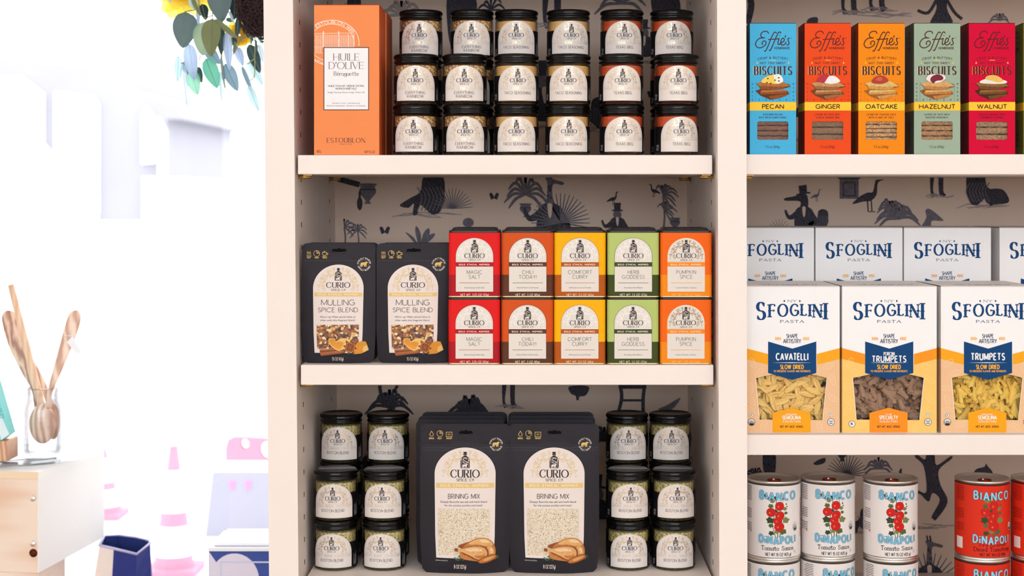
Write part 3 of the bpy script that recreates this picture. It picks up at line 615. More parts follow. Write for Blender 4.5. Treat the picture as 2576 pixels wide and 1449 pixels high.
rotf = [(0, 2), (1, 1), (0, 4), (3, 0), (4, 2), (8, 0)]; rotr = [0, 0, 0, 6, 4, 3]
for c_, (kd, pf, pr_, wh) in enumerate(cols):
    wt = SPICES[kd]['what']
    for r_ in range(2):
        put_jar(kd, pf+(0, 2, 0)[(c_+r_) % 3], YF+R.uniform(-.001, .001), ZA1+r_*JH, rotf[c_][r_], '%s jar on top shelf, %s, front stack %s' % (wt, wh, ('bottom', 'top')[r_]), 'spice jars on the top shelf')
    for r_ in range(3):
        put_jar(kd, pr_, YR_+R.uniform(-.002, .002), ZA1+r_*JH, rotr[c_], '%s jar on top shelf, %s, %s' % (wt, wh, ('rear bottom', 'rear middle', 'highest one')[r_]), 'spice jars on the top shelf')
cols = [(843.5, 857, 'column nearest bright window', (-5, -2), -4), (966, 975, 'column just left of black pouches', (-5, -2), -4), (1581, 1578, 'column just right of black pouches', (0, 3), 1), (1696, 1687, 'column nearest cabinet divider', (1, 4), 0)]
for pf, pr_, wh, rf, rr in cols:
    for r_ in range(2): put_jar('herb', pf, .095, ZA3+r_*JH, rf[r_], 'green herb jar on lowest shelf, %s, front stack %s' % (wh, ('bottom', 'top')[r_]), 'herb jars on the lowest shelf')
    for r_ in range(3): put_jar('herb', pr_, .167, ZA3+r_*JH, rr, 'green herb jar on lowest shelf, %s, %s' % (wh, ('rear bottom', 'rear middle', 'highest one')[r_]), 'herb jars on the lowest shelf')
# ------------------------------------------------------------------ spice tins
def rrect(hx, hy, r, n=5):
    out = []
    for cx, cy, a0 in ((hx-r, hy-r, 0), (-hx+r, hy-r, 90), (-hx+r, -hy+r, 180), (hx-r, -hy+r, 270)):
        for i in range(n+1): a = radians(a0+90*i/n); out.append((cx+r*cos(a), cy+r*sin(a)))
    return out
def loft(m, rings, mt, smooth=True, capb=True, capt=True):
    n = len(rings[0][0]); vs = [(x, y, z) for ring, z in rings for x, y in ring]; fs = []
    for j in range(len(rings)-1):
        for i in range(n): k = (i+1) % n; fs.append((j*n+i, j*n+k, (j+1)*n+k, (j+1)*n+i))
    m.add(vs, fs, mt, smooth)
    if capb: m.add([(x, y, rings[0][1]) for x, y in rings[0][0]], [tuple(range(n))[::-1]], mt)
    if capt: m.add([(x, y, rings[-1][1]) for x, y in rings[-1][0]], [tuple(range(n))], mt)
TW, TD, TH, TP = .0724, .0715, .0905, .0938
def tin(label, c1, c2, names, sub, net, loc, group, rule=None, netc=(236, 222, 206), fil=None, bandc=None):
    t = thing('spice_tin', label, 'tin', loc, 0, group)
    hx, hy = TW/2, TD/2; m = MB(); A = mat('tin_upper_%02x%02x%02x' % c1, c1, .5, spec=.1); B = mat('tin_lower_%02x%02x%02x' % c2, c2, .5, spec=.1)
    zs_ = .0317
    loft(m, [(rrect(hx, hy, .005), .0016), (rrect(hx, hy, .005), zs_)], B, True, False, False)
    loft(m, [(rrect(hx, hy, .005), zs_), (rrect(hx, hy, .005), TH)], A, True, False, False)
    m.add([(x, y, TH) for x, y in rrect(hx, hy, .005)], [tuple(range(24))], A)
    m.add([(x, y, .0045) for x, y in rrect(hx, hy, .005)], [tuple(range(24))], METAL)
    m.build('body', t)
    m = MB(); gold = mat('gold_tin_rim', (226, 200, 150), .25, .9); loft(m, [(rrect(hx-.002, hy-.002, .005), .0045), (rrect(hx, hy, .005), .0), (rrect(hx+.0006, hy+.0006, .0055), .0004), (rrect(hx+.0006, hy+.0006, .0055), .0015), (rrect(hx, hy, .005), .0021)], gold, True, False, False); m.build('base_rim', t)
    m = MB(); lm = mat('dark_tin_lid', (60, 55, 54), .26, .45, var=.3, scale=160)
    loft(m, [(rrect(hx-.001, hy-.001, .005), TH), (rrect(hx-.0004, hy-.0004, .0055), TH+.0004), (rrect(hx-.0004, hy-.0004, .0055), TH+.0026), (rrect(hx-.0012, hy-.0012, .005), TH+.0032), (rrect(hx-.0035, hy-.0035, .005), TH+.0032),
             (rrect(hx-.0042, hy-.0042, .005), TH+.0044), (rrect(hx-.006, hy-.006, .005), TH+.0068), (rrect(hx-.0085, hy-.0085, .004), TH+.0068), (rrect(hx-.010, hy-.010, .004), TH+.0052)], lm, False, False, True)
    m.build('lid', t)
    u = .0000772; g = G(450, 1345, u); m = MB(); paper = mat('tin_label_paper', (230, 219, 207), .4)
    edge = ink(bandc or c2); gp = ink(fil or (246, 238, 229))
    g.poly(edge, arch(450, 344, 264, 1246, 1), 1) if False else g.poly(edge, [(450-344, 1246), (450+344, 1246)]+[(450+344*cos(pi*i/30), 600-338*sin(pi*i/30)) for i in range(31)], 1)
    g.poly(paper, [(450-338, 706), (450+338, 706)]+[(450+338*cos(pi*i/30), 600-332*sin(pi*i/30)) for i in range(31)], 2)
    g.rect(paper, 112, 786, 788, 1240, 2); g.rect(ink(bandc or c2), 112, 706, 788, 786, 2)
    filigree(g, gp, 450, 612, 322, 3, .032); g.rect(gp, 130, 686, 770, 690, 3)
    bottle(g, 450, 536, 232, INKD, paper, 3)
    g.text(INKD, 'CURIO', 450, 632, 84, 368, .17, .05, .1, layer=3, q=20); g.text(INKD, 'SPICE C\u00ba', 450, 682, 32, 212, .18, .07, .1, layer=3, q=30, track=.22)
    g.text(ink((236, 220, 206)), 'BOLD. ETHICAL. INSPIRED.', 450, 762, 25, 565, .26, layer=3, q=40, track=.38)
    for s_, y in names: g.text(INKD, s_, 450, y, 64, None, .085, layer=3, q=20, track=.24)
    g.rect(ink(rule or c2), 175, 1077, 723, 1084, 3); g.ft(INKD, sub, 450, 1179, 23, 20+len(sub)*16, 3)
    g.text(ink(netc), net, 450, 1316, 38, len(net)*25-10, .13, layer=2, q=30, track=.2)
    g.bake(m, lambda x, y, l: (x, -hy-l*.00012, y)); m.build('label', t)
    return t
def N2l(a, b): return [(a, 918), (b, 1005)]
tins = [('red', (226, 32, 30), (176, 28, 36), N2l('MAGIC', 'SALT'), 'Enchanting Chile Salt', 'NET WT. 3.25 OZ (92g)', 1193, {}),
        ('burnt orange and brown', (214, 84, 28), (98, 56, 38), N2l('CHILI', 'TODAY!'), 'Warm & Rich Chili Powder', 'NET WT. 3 OZ (85g)', 1326.8, {}),
        ('yellow and copper', (250, 178, 8), (182, 88, 24), N2l('COMFORT', 'CURRY'), 'All-Purpose Curry Powder', 'NET WT. 2.3 OZ (65g)', 1458.5, {}),
        ('pale green and olive', (184, 198, 112), (66, 76, 34), N2l('HERB', 'GODDESS'), 'Everyday Herb Blend', 'NET WT. 1.3 OZ (37g)', 1592.5, {}),
        ('bright orange', (244, 104, 22), (248, 140, 24), N2l('PUMPKIN', 'SPICE'), 'Iconic Kitchen Classic', 'NET WT. 1.75 OZ (50g)', 1725.5, dict(fil=(176, 150, 120), netc=(255, 196, 120)))]
for nm, c1, c2, names, sub, net, px, kw_ in tins:
    yc = .0035+TD/2; x = (px-PX)*(D+.0035)/F
    t = tin('%s spice tin with arched label, standing on the middle shelf' % nm, c1, c2, names, sub, net, (x, yc, ZA2), 'spice tins on the middle shelf', **kw_)
    dup(t, (x+.0004, yc, ZA2+TP), 0, '%s spice tin with arched label, stacked on its twin' % nm, 'spice tins on the middle shelf')
# ------------------------------------------------------------------ stand-up pouches
POUCH = mat('matte_black_pouch', (48, 44, 48), .48, var=.08, scale=25, bump=.25, bscale=35)
def pouch_fn(W, H, T):
    def th(v): return T*(max(0, 1-v/.86)**.75)*(.62+.38*min(1, v/.10)) if v < .86 else 0
    def fn(x, y, l=0, back=False):
        v = min(1, max(0, y/H)); hw = W/2*(.955+.045*min(1, v/.25)); u = max(-1, min(1, x/(W/2)))
        d = th(v)*(max(0, 1-abs(u)**2.4))+.0012*sin(u*5+v*9)*(1-u*u)*(1-v)
        z = y-(.0035*(1-u*u) if False else 0)
        return (x*hw/(W/2), (d if back else -d)-(0 if back else .0006+l*.0002), z)
    return fn
def pouch_body(m, W, H, fn, mt):
    n, k = 36, 50; vr = [.955*j/42 for j in range(42)]+[.955+.045*(j/8)**.7 for j in range(9)]
    for back in (False, True):
        vs = []; fs = []
        for j in range(k+1):
            for i in range(n+1):
                u = -1+2*i/n; v = vr[j]; rr = .008; x = u*W/2; y = v*H
                if y > H-rr:   # rounded upper corners
                    q = rr-sqrt(max(0, rr*rr-(y-(H-rr))**2)); x = u*(W/2-q)
                if y < rr: q = rr-sqrt(max(0, rr*rr-(rr-y)**2)); x = u*(W/2-q*.8)
                p = fn(x, y, 0, back); vs.append((p[0], p[1]+(.0006 if not back else 0), p[2]))
        for j in range(k):
            for i in range(n): a = j*(n+1)+i; f = (a, a+1, a+n+2, a+n+1); fs.append(f if not back else f[::-1])
        m.add(vs, fs, mt, True)
    # gusset closing the foot
    vs = []; fs = []
    for i in range(n+1):
        x = (-1+2*i/n)*(W/2-.0064); a = fn(x, 0, 0); b = fn(x, 0, 0, True); vs += [(a[0], a[1]+.0006, 0), (b[0], b[1], 0)]
    m.add(vs, [(2*i, 2*i+1, 2*i+3, 2*i+2) for i in range(n)], mt)
GOLDP = ink((226, 188, 110)); IVORY = ink((232, 218, 204))
PLAB = mat('pouch_label', (236, 220, 210), .5)
def badge(g, cx, cy, r, l):
    arctext(g, IVORY, 'ETHICALLY SOURCED', cx, cy, r*.82, r*.2, 90, 175, l, .2); arctext(g, IVORY, 'ARTFULLY BLENDED', cx, cy, r*.98, r*.2, 270, 150, l, .2, True)
    bear(g, GOLDP, cx, cy, r*1.1, l)
    for i in range(14): a = 2*pi*i/14; g.poly(IVORY, ell(cx+r*.66*cos(a), cy+r*.66*sin(a), r*.035, None, 5), l)
def icon_ring(g, cx, cy, r, l):
    g.ring(GOLDP, ell(cx, cy, r), r*.13, l); g.poly(mat('dull_gold', (150, 124, 84), .5), [(cx, cy)]+ell(cx, cy, r*.85, None, 8, -90, 0), l); g.stroke(GOLDP, [(cx, cy-r), (cx, cy), (cx+r, cy)], r*.12, l)
def hanghole(g, cx, cy, w_, h, l):
    g.poly(mat('hole_black', (8, 8, 9), .8), ell(cx-w_/2+h/2, cy, h/2, None, 10, 90, 270)+ell(cx+w_/2-h/2, cy, h/2, None, 10, -90, 90)+[], l); g.poly(mat('hole_black', (8, 8, 9), .8), ell(cx, cy-h*.35, h*.42, None, 14), l)
    g.stroke(mat('hole_edge', (92, 86, 88), .4), ell(cx, cy, w_*.47, h*.5, 12, 200 if False else 20, 160)[::-1], h*.07, l)
def curio_head(g, cx, y_arch, hw, bot, bw, by, bh, cy_, ch, cw, sy, sh, sw, b0, b1, L, hw2, rise):
    arch_cols(g, PLAB, cx, hw, y_arch, bot, L, 36, 40, hw2=hw2, rise=rise)
    filigree(g, mat('pale_gold_print', (228, 200, 150), .5), cx, y_arch+rise*1.0, rise*.93, L+1, .026)
    bottle(g, cx, by, bh, INKD, PLAB, L+1)
    g.text(INKD, 'CURIO', cx, cy_, ch, cw, .17, .05, .1, layer=L+1, q=20); g.text(INKD, 'SPICE C\u00ba', cx, sy, sh, sw, .17, .07, .1, layer=L+1, q=30, track=.22)
    g.rect(GOLDM, cx-hw+14, b0, cx+hw-14, b1, L+1, 14, 1)
    g.text(ink((246, 226, 190)), 'BOLD. ETHICAL. INSPIRED.', cx, b1-(b1-b0)*.28, (b1-b0)*.46, hw*1.62, .26, layer=L+2, q=40, track=.4)
def subgroup(t, name, parent, g, fn): m = MB(); g.bake(m, fn, True); return m.build(name, parent)
PEEL = mat('orange_peel_print', (226, 150, 58), .5, var=.25, scale=90); PEEL2 = mat('pale_peel_print', (236, 190, 112), .5, var=.15, scale=90)
CINN = mat('cinnamon_print', (176, 108, 72), .5, var=.25, scale=110); CINN2 = ink((120, 66, 44)); STAR = mat('star_anise_print', (160, 92, 50), .5, var=.3, scale=140); STAR2 = ink((96, 50, 30))
def mulling(loc, label, group, rz=0):
    W, H = .1045, .169; fn = pouch_fn(W, H, .012); t = thing('spice_pouch', label, 'pouch', loc, rz, group)
    m = MB(); pouch_body(m, W, H, fn, POUCH); u = .169/1330
    g = G(432, 1385, u); L = 1
    for i, (x, w1, s_) in enumerate(((100, 44, 'HEAT'), (187, 50, 'STEEP'), (278, 50, 'SERVE'))): g.text(GOLDP, s_, x, 224, 13, w1, .24, layer=L, q=60)
    for q in (-16, 0, 16): g.stroke(GOLDP, catmull([(100+q+3, 148), (100+q-4, 158), (100+q+4, 168), (100+q-3, 180)], 4), 5, L)
    g.rect(GOLDP, 74, 190, 128, 194, L); g.rect(GOLDP, 74, 201, 128, 205, L); icon_ring(g, 187, 170, 33, L)
    g.stroke(GOLDP, [(250, 158), (252, 178), (264, 192), (284, 192), (296, 178), (298, 158), (250, 158)], 5, L); g.stroke(GOLDP, catmull([(298, 164), (312, 168), (308, 182), (294, 182)], 4), 5, L); g.rect(GOLDP, 246, 200, 302, 204, L)
    for q in (-8, 0, 8): g.stroke(GOLDP, [(274+q, 142), (272+q, 152)], 4, L)
    hanghole(g, 437, 138, 160, 38, L); badge(g, 715, 290, 75, L); g.stroke(mat('pouch_crease', (74, 68, 72), .4), [(34+16*i, 250+2*sin(i)) for i in range(51)], 4, L)
    g.text(IVORY, '1.5 OZ (43g)', 430, 1354, 36, 134, .1, layer=L, q=30, track=.14); g.bake(m, fn); m.build('bag', t)
    g = G(432, 1385, u)
    curio_head(g, 431, 293, 281, 1270, 0, 473, 142, 548, 58, 270, 585, 23, 160, 603, 645, 2, 268, 262)
    g.text(INKD, 'MULLING', 431, 742, 60, 375, .085, layer=3, q=20); g.text(INKD, 'SPICE BLEND', 430, 818, 48, 445, .095, layer=3, q=20, track=.2)
    g.ft(INKD, 'Warm up! Make spiced wine or', 429, 880, 20, 395, 3); g.ft(INKD, 'cider with this fragrant blend.', 429, 917, 20, 388, 3)
    m = MB(); g.bake(m, fn); lab = m.build('label', t)
    g = G(432, 1385, u); g.rect(grain('mulling_spice_mix', [(0, (168, 108, 62)), (.25, (226, 176, 110)), (.4, (110, 74, 56)), (.58, (238, 206, 150)), (.7, (150, 92, 60)), (.85, (84, 60, 58)), (.95, (246, 226, 190))], 300, .6, .8), 195, 958, 662, 1225, 4, 16, 10)
    m = MB(); g.bake(m, fn, True); m.build('window', lab)
    g = G(432, 1385, u)
    g.poly(CINN, [(222, 1232), (500, 1212), (520, 1268), (238, 1304), (226, 1270)], 5); g.stroke(CINN2, [(232, 1258), (360, 1244), (510, 1232)], 9, 6); g.stroke(CINN2, [(240, 1296), (520, 1262)], 4, 6)
    g.poly(PEEL2, catmull([(332, 1112), (400, 1108), (412, 1140), (470, 1108), (550, 1112), (572, 1140), (520, 1210), (450, 1244), (380, 1210), (340, 1168)], 4, True), 6); g.poly(PEEL, catmull([(340, 1120), (396, 1112), (408, 1150), (450, 1140), (500, 1160), (450, 1226), (380, 1196), (346, 1160)], 4, True), 7)
    g.poly(PEEL, [(640, 1160), (690, 1140), (742, 1146), (758, 1180), (780, 1240), (700, 1278), (610, 1284), (600, 1250)], 6); g.poly(PEEL2, [(722, 1200), (758, 1184), (778, 1238), (720, 1268), (708, 1236)], 7)
    for i in range(8):
        a = radians(i*45+12); r1 = 96 if i % 2 else 84; c_, s2 = cos(a), sin(a); cx, cy = 572, 1206
        g.poly(STAR, [(cx, cy), (cx+c_*r1*.5-s2*20, cy+s2*r1*.5+c_*20), (cx+c_*r1, cy+s2*r1), (cx+c_*r1*.5+s2*20, cy+s2*r1*.5-c_*20)], 8); g.stroke(STAR2, [(cx+c_*18, cy+s2*18), (cx+c_*r1*.8, cy+s2*r1*.8)], 7, 9)
        g.poly(ink((212, 140, 84)), ell(cx+c_*r1*.55, cy+s2*r1*.55, 7, None, 8), 10)
    m = MB(); g.bake(m, fn, lim=.006); m.build('printed_spices', lab)
    return t
ROAST = [mat('roast_mid', (196, 124, 66), .4, var=.35, scale=60), mat('roast_light', (226, 168, 106), .4, var=.2, scale=70), mat('roast_dark', (150, 78, 36), .4, var=.35, scale=80), mat('roast_pale', (238, 200, 150), .4, var=.12, scale=90)]
LEAFP = [ink((70, 92, 52)), ink((98, 122, 72)), ink((46, 66, 40))]
def sprig(g, cx, cy, w_, h, n, l):
    for i in range(n):
        a = R.uniform(-.6, 3.6); x, y = cx+R.uniform(-.35, .35)*w_, cy+R.uniform(-.25, .3)*h; r = h*R.uniform(.35, .6)
        g.poly(LEAFP[i % 3], [(x, y), (x+r*.5*cos(a)-4*sin(a), y-r*.35*sin(a)-4), (x+r*cos(a), y-r*.7*sin(a)), (x+r*.5*cos(a)+4*sin(a), y-r*.35*sin(a)+4)], l+(i % 2))
def brining(loc, label, group, rz=0):
    W, H = .1296, .2122; fn = pouch_fn(W, H, .018); t = thing('brine_pouch', label, 'pouch', loc, rz, group)
    m = MB(); pouch_body(m, W, H, fn, POUCH); u = .2122/1280; cx = 475
    g = G(cx, 1425, u); L = 1
    for x, w1, s_ in ((183, 44, 'BRINE'), (255, 38, 'REST'), (337, 50, 'ROAST')): g.text(GOLDP, s_, x, 276, 12, w1, .24, layer=L, q=60)
    g.ring(GOLDP, [(183, 206)]+ell(183, 236, 16, 16, 12, 0, 180)[::-1][::-1], 4, L); icon_ring(g, 255, 229, 26, L); g.frame(GOLDP, 308, 214, 362, 258, 4, L)
    for q in (-9, 0, 9): g.stroke(GOLDP, [(335+q, 228), (333+q, 236), (337+q, 244)], 3, L)
    hanghole(g, 480, 222, 118, 32, L); badge(g, 742, 322, 57, L); g.stroke(mat('pouch_crease', (74, 68, 72), .4), [(102+15.4*i, 352+1.5*sin(i)) for i in range(50)], 4, L); g.stroke(mat('pouch_crease', (74, 68, 72), .4), [(104+15.3*i, 372+1.5*sin(i*1.3)) for i in range(50)], 3, L)
    g.text(IVORY, '8 OZ (227g)', 432, 1380, 34, 110, .1, layer=L, q=30, track=.14); g.ft(IVORY, 'SERVING SUGGESTION', 268, 1316, 10, 108, L); g.bake(m, fn); m.build('bag', t)
    g = G(cx, 1425, u)
    curio_head(g, 475, 348, 264, 1288, 0, 525, 141, 603, 66, 255, 635, 23, 150, 650, 692, 2, 254, 226)
    g.text(INKD, 'BRINING MIX', 466, 782, 40, 277, .1, layer=3, q=20, track=.2); g.ft(INKD, 'Deeply flavorful sea salt and herb blend', 464, 818, 19, 400, 3); g.ft(INKD, 'for the juiciest poultry and meat!', 462, 848, 19, 328, 3)
    m = MB(); g.bake(m, fn); lab = m.build('label', t)
    g = G(cx, 1425, u); g.rect(grain('salt_herb_mix', [(0, (234, 214, 186)), (.4, (220, 200, 172)), (.6, (244, 230, 208)), (.82, (194, 176, 148)), (.93, (138, 124, 106)), (.96, (236, 218, 190))], 820, .7, .5), 243, 868, 686, 1262, 4, 18, 16)
    m = MB(); g.bake(m, fn, True); m.build('window', lab)
    g = G(cx, 1425, u); q = lambda p: catmull(p, 5, True)
    sprig(g, 440, 1285, 150, 70, 26, 5); sprig(g, 745, 1295, 110, 60, 18, 5)
    P_ = lambda c, pts, l: g.poly(ROAST[c], q(pts), l)
    P_(2, [(424, 1176), (470, 1156), (540, 1140), (600, 1150), (560, 1200), (480, 1204), (434, 1192)], 7)
    P_(0, [(432, 1268), (440, 1222), (480, 1172), (550, 1126), (630, 1114), (700, 1140), (738, 1196), (744, 1256), (714, 1296), (640, 1314), (530, 1304), (462, 1290)], 8)
    P_(1, [(510, 1164), (560, 1132), (630, 1120), (690, 1142), (716, 1180), (660, 1184), (590, 1170)], 9); P_(3, [(600, 1134), (650, 1128), (690, 1150), (664, 1158), (620, 1150)], 10)
    P_(1, [(672, 1190), (716, 1196), (732, 1236), (724, 1280), (690, 1290), (680, 1240)], 9); P_(3, [(696, 1206), (716, 1214), (718, 1244), (702, 1246)], 10)
    P_(2, [(444, 1204), (520, 1182), (600, 1180), (664, 1200), (686, 1250), (664, 1300), (590, 1304), (520, 1274), (452, 1242)], 10)
    P_(1, [(392, 1206), (450, 1202), (520, 1188), (596, 1186), (652, 1206), (672, 1248), (652, 1288), (592, 1294), (524, 1262), (454, 1232), (396, 1222)], 11)
    P_(3, [(480, 1210), (540, 1200), (604, 1204), (630, 1224), (580, 1226), (520, 1226)], 12); P_(0, [(560, 1262), (620, 1262), (654, 1252), (640, 1280), (596, 1286)], 12)
    P_(2, [(386, 1202), (410, 1200), (416, 1212), (412, 1226), (390, 1224)], 12); P_(2, [(418, 1180), (440, 1172), (446, 1186), (428, 1194)], 12)
    P_(2, [(592, 1306), (650, 1272), (726, 1256), (756, 1268), (744, 1296), (684, 1324), (616, 1332)], 12); P_(0, [(602, 1310), (654, 1280), (724, 1264), (748, 1272), (736, 1292), (680, 1316), (620, 1324)], 13); P_(1, [(640, 1300), (700, 1278), (736, 1276), (700, 1296), (660, 1310)], 14)
    rr = random.Random(5)
    for i in range(60):
        x, y = rr.uniform(460, 720), rr.uniform(1132, 1290)
        if ((x-590)/140)**2+((y-1215)/80)**2 < 1: g.poly(ROAST[rr.choice((0, 0, 1, 2, 3))], ell(x, y, rr.uniform(2, 6), rr.uniform(1.5, 3), 7), 13)
    m = MB(); g.bake(m, fn, lim=.006); m.build('printed_roast_chicken', lab)
    return t
def ppos(px, Y): return (px-PX)*(D+Y-.012)/F
a = mulling((ppos(849.5, .028), .028, ZA2), 'front black pouch with dried-fruit window, closer to the bright window', 'mulling pouches on the middle shelf')
dup(a, (ppos(1038, .028), .028, ZA2), 0, 'front black pouch with dried-fruit window, right beside the red tins', 'mulling pouches on the middle shelf')
dup(a, (ppos(860, .062), .062, ZA2), 0, 'black pouch standing behind the dried-fruit pouch closer to the bright window', 'mulling pouches on the middle shelf')
dup(a, (ppos(1049, .062), .062, ZA2), 0, 'black pouch standing behind the dried-fruit pouch beside the red tins', 'mulling pouches on the middle shelf')
gp = 'brining pouches on the lowest shelf'
b = brining((ppos(1169.5, .062), .062, ZA3), 'front black pouch with roast chicken picture, left of the pair', gp, .0)
dup(b, (ppos(1394, .062), .062, ZA3), 0, 'front black pouch with roast chicken picture, right of the pair', gp)
for i, (px, Y, wh) in enumerate(((1157, .104, 'directly behind the front left roast chicken pouch'), (1160, .145, 'third in the left row'), (1168, .187, 'last in the left row, by the wallpaper'))):
    dup(b, (ppos(px, Y), Y, ZA3), 0, 'black chicken-brine pouch %s' % wh, gp)
for i, (px, Y, wh) in enumerate(((1386, .104, 'directly behind the front right roast chicken pouch'), (1388, .145, 'third in the right row'), (1386, .187, 'last in the right row, by the wallpaper'))):
    dup(b, (ppos(px, Y), Y, ZA3), 0, 'black chicken-brine pouch %s' % wh, gp)
# ------------------------------------------------------------------ cartons
def carton(m, W, H, Dp, front, g_front=None, side=None, hole=None, top=None, lip=.0):
    """front plane at y=0, base at z=0, centred in x; hole = polygon in metres cut from the front"""
    x = W/2; side = side or front; pts = [(-x, 0), (x, 0), (x, H), (-x, H)]
    rings = [[Vector((a, b, 0)) for a, b in pts]]+([[Vector((a, b, 0)) for a, b in hole]] if hole else [])
    t = tessellate_polygon(rings); vs = [(v.x, 0, v.y) for r in rings for v in r]; m.add(vs, [tuple(f) for f in t], front)
    m.box(-x, x, 0, Dp, 0, H, side, skip=('f', 't')); b = top or side
    m.add([(-x, 0, H), (x, 0, H), (x, .003, H+.0012), (-x, .003, H+.0012), (x, Dp-.003, H+.0004), (-x, Dp-.003, H+.0004), (x, Dp, H-.001), (-x, Dp, H-.001)], [(0, 1, 2, 3), (3, 2, 4, 5), (5, 4, 6, 7)], b)
    if hole:   # dark inside behind the window
        m.add([(-x+.0008, .03, .004), (x-.0008, .03, .004), (x-.0008, .03, H-.004), (-x+.0008, .03, H-.004)], [(0, 1, 2, 3)], mat('carton_inside', (120, 100, 84), .8))
front_fn = lambda x, y, l: (x, -l*.00012, y)
# olive oil carton
def oil_box(loc, label):
    W, H, Dp = .0912, .2095, .09; t = thing('olive_oil_carton', label, 'box', loc, 0, 'orange olive oil cartons'); OR = mat('orange_card', (244, 142, 82), .5, var=.04, scale=30); ORS = mat('orange_card_shaded', (226, 98, 46), .5)  # sides use a darker orange, their shade put into the colour
    m = MB(); carton(m, W, H, Dp, OR, side=ORS); g = G(338.5, 1405, W/593); wh = ink((252, 232, 214)); PUR = ink((84, 50, 62))
    cx, cy, r = 203, 385, 250
    full = lambda r, a0, a1: [p for p in ell(cx, cy, r, r*.83, 40, a0, a1)]
    for rr, w_ in ((248, 6), (205, 5)):
        for a0, a1 in ((-128 if rr > 220 else -140, 8),): g.stroke(wh, [p for p in full(rr, a0, a1) if p[0] > 44], w_, 1)
        g.stroke(wh, [p for p in full(rr, 100, 150) if 44 < p[0] < 130], w_, 1)
    arctext(g, wh, 'ESTOUBLON 1489', cx, 385, 213, 27, 80, 100, 1, .16, ys=.83)
    g.text(wh, 'NTVI', 88, 572, 26, 78, .16, layer=1, q=45, warp=lambda p: (p[0], p[1]+(p[0]-88)*.42))
    for y, hh in ((322, 34), (374, 46), (436, 40)):
        xe = 405 if y < 420 else 126
        g.rect(wh, 44, y-8, xe, y-5, 1); g.rect(wh, 44, y+hh, xe, y+hh+3, 1)
        xx = 54
        while xx < xe-14:
            g.frame(wh, xx, y, xx+14, y+hh-4, 2.5, 1)
            for k in range(3): g.rect(wh, xx+4, y+6+k*9, xx+10, y+8+k*9, 1)
            xx += 21
    for x in (122, 262): g.rect(wh, x, 280, x+9, 420, 1)
    g.stroke(wh, [(44, 300), (400, 296), (408, 306)], 4, 1); g.rect(wh, 404, 304, 408, 420, 1); g.rect(wh, 352, 306, 356, 420, 1)
    bd = ink((84, 66, 74)); wp = ink((246, 240, 238))
    g.rect(bd, 128, 424, 542, 998, 2); g.rect(wp, 136, 432, 535, 991, 3)
    g.text(PUR, 'HUILE', 336, 546, 62, 236, .09, .03, .06, layer=4, q=16); g.text(PUR, "D'OLIVE", 336, 622, 62, 318, .09, .03, .06, layer=4, q=16, track=.12)
    g.text(PUR, 'B\u00e9ruguette', 336, 684, 37, 228, .11, .05, .04, layer=4, q=24, track=.14)
    g.text(PUR, "HUILE D'OLIVE VIERGE EXTRA", 334, 785, 15, 328, .17, layer=4, q=40); g.text(PUR, 'MONOVARI\u00c9TALE', 334, 810, 15, 190, .17, layer=4, q=40); g.ft(PUR, 'Single Varietal Extra Virgin Olive Oil', 334, 842, 13, 336, 4)
    g.ft(PUR, 'Extraite \u00e0 Froid - Cold Extracted', 334, 939, 11, 250, 4); g.ft(PUR, 'PRODUIT DE FRANCE - PRODUCT OF FRANCE', 334, 964, 11, 352, 4)
    g.text(PUR, 'ESTOUBLON', 333, 1293, 42, 350, .13, .04, .06, layer=1, q=20, track=.22); g.text(PUR, 'FOND\u00c9 EN 1489', 330, 1312, 8, 112, .16, layer=1, q=60, track=.5)
    g.text(PUR, '50CL', 88, 1384, 22, 48, .12, layer=1, q=40); g.text(PUR, '16.9 FL.OZ', 549, 1388, 22, 98, .12, layer=1, q=40)
    g.bake(m, front_fn); m.build('carton', t); return t
a = oil_box(((872-PX)*(D+.004)/F, .004, ZA1), 'tall orange olive oil carton with white panel, nearest the window on the top shelf')
dup(a, ((882-PX)*(D+.004)/F-.0046, .099, ZA1), 0, 'second orange carton, only its edge showing behind the front orange one')
# biscuit cartons
SCRIPT = [[(297, 182), (287, 162), (262, 157), (236, 166), (219, 188), (224, 212), (246, 224), (262, 222)], [(246, 224), (205, 230), (177, 256), (166, 288), (178, 314), (208, 325), (242, 314), (268, 290), (272, 266), (256, 255), (238, 264), (231, 282), (240, 293)],
          [(378, 178), (368, 166), (352, 172), (336, 200), (317, 242), (296, 298), (276, 342), (262, 358), (252, 352)], [(424, 178), (412, 164), (396, 172), (380, 204), (362, 244), (340, 298), (322, 338), (311, 352), (302, 344)], [(292, 241), (330, 238), (372, 236), (408, 230)],
          [(404, 226), (396, 256), (392, 284), (400, 292), (414, 284), (428, 268)], [(424, 272), (444, 264), (457, 244), (446, 226), (430, 236), (421, 262), (424, 288), (440, 297), (460, 288), (476, 266)], [(469, 197), (468, 208), (464, 222)],
          [(508, 234), (501, 227), (493, 235), (496, 254), (504, 270), (501, 287), (489, 296), (477, 290)]]
BIS = {}
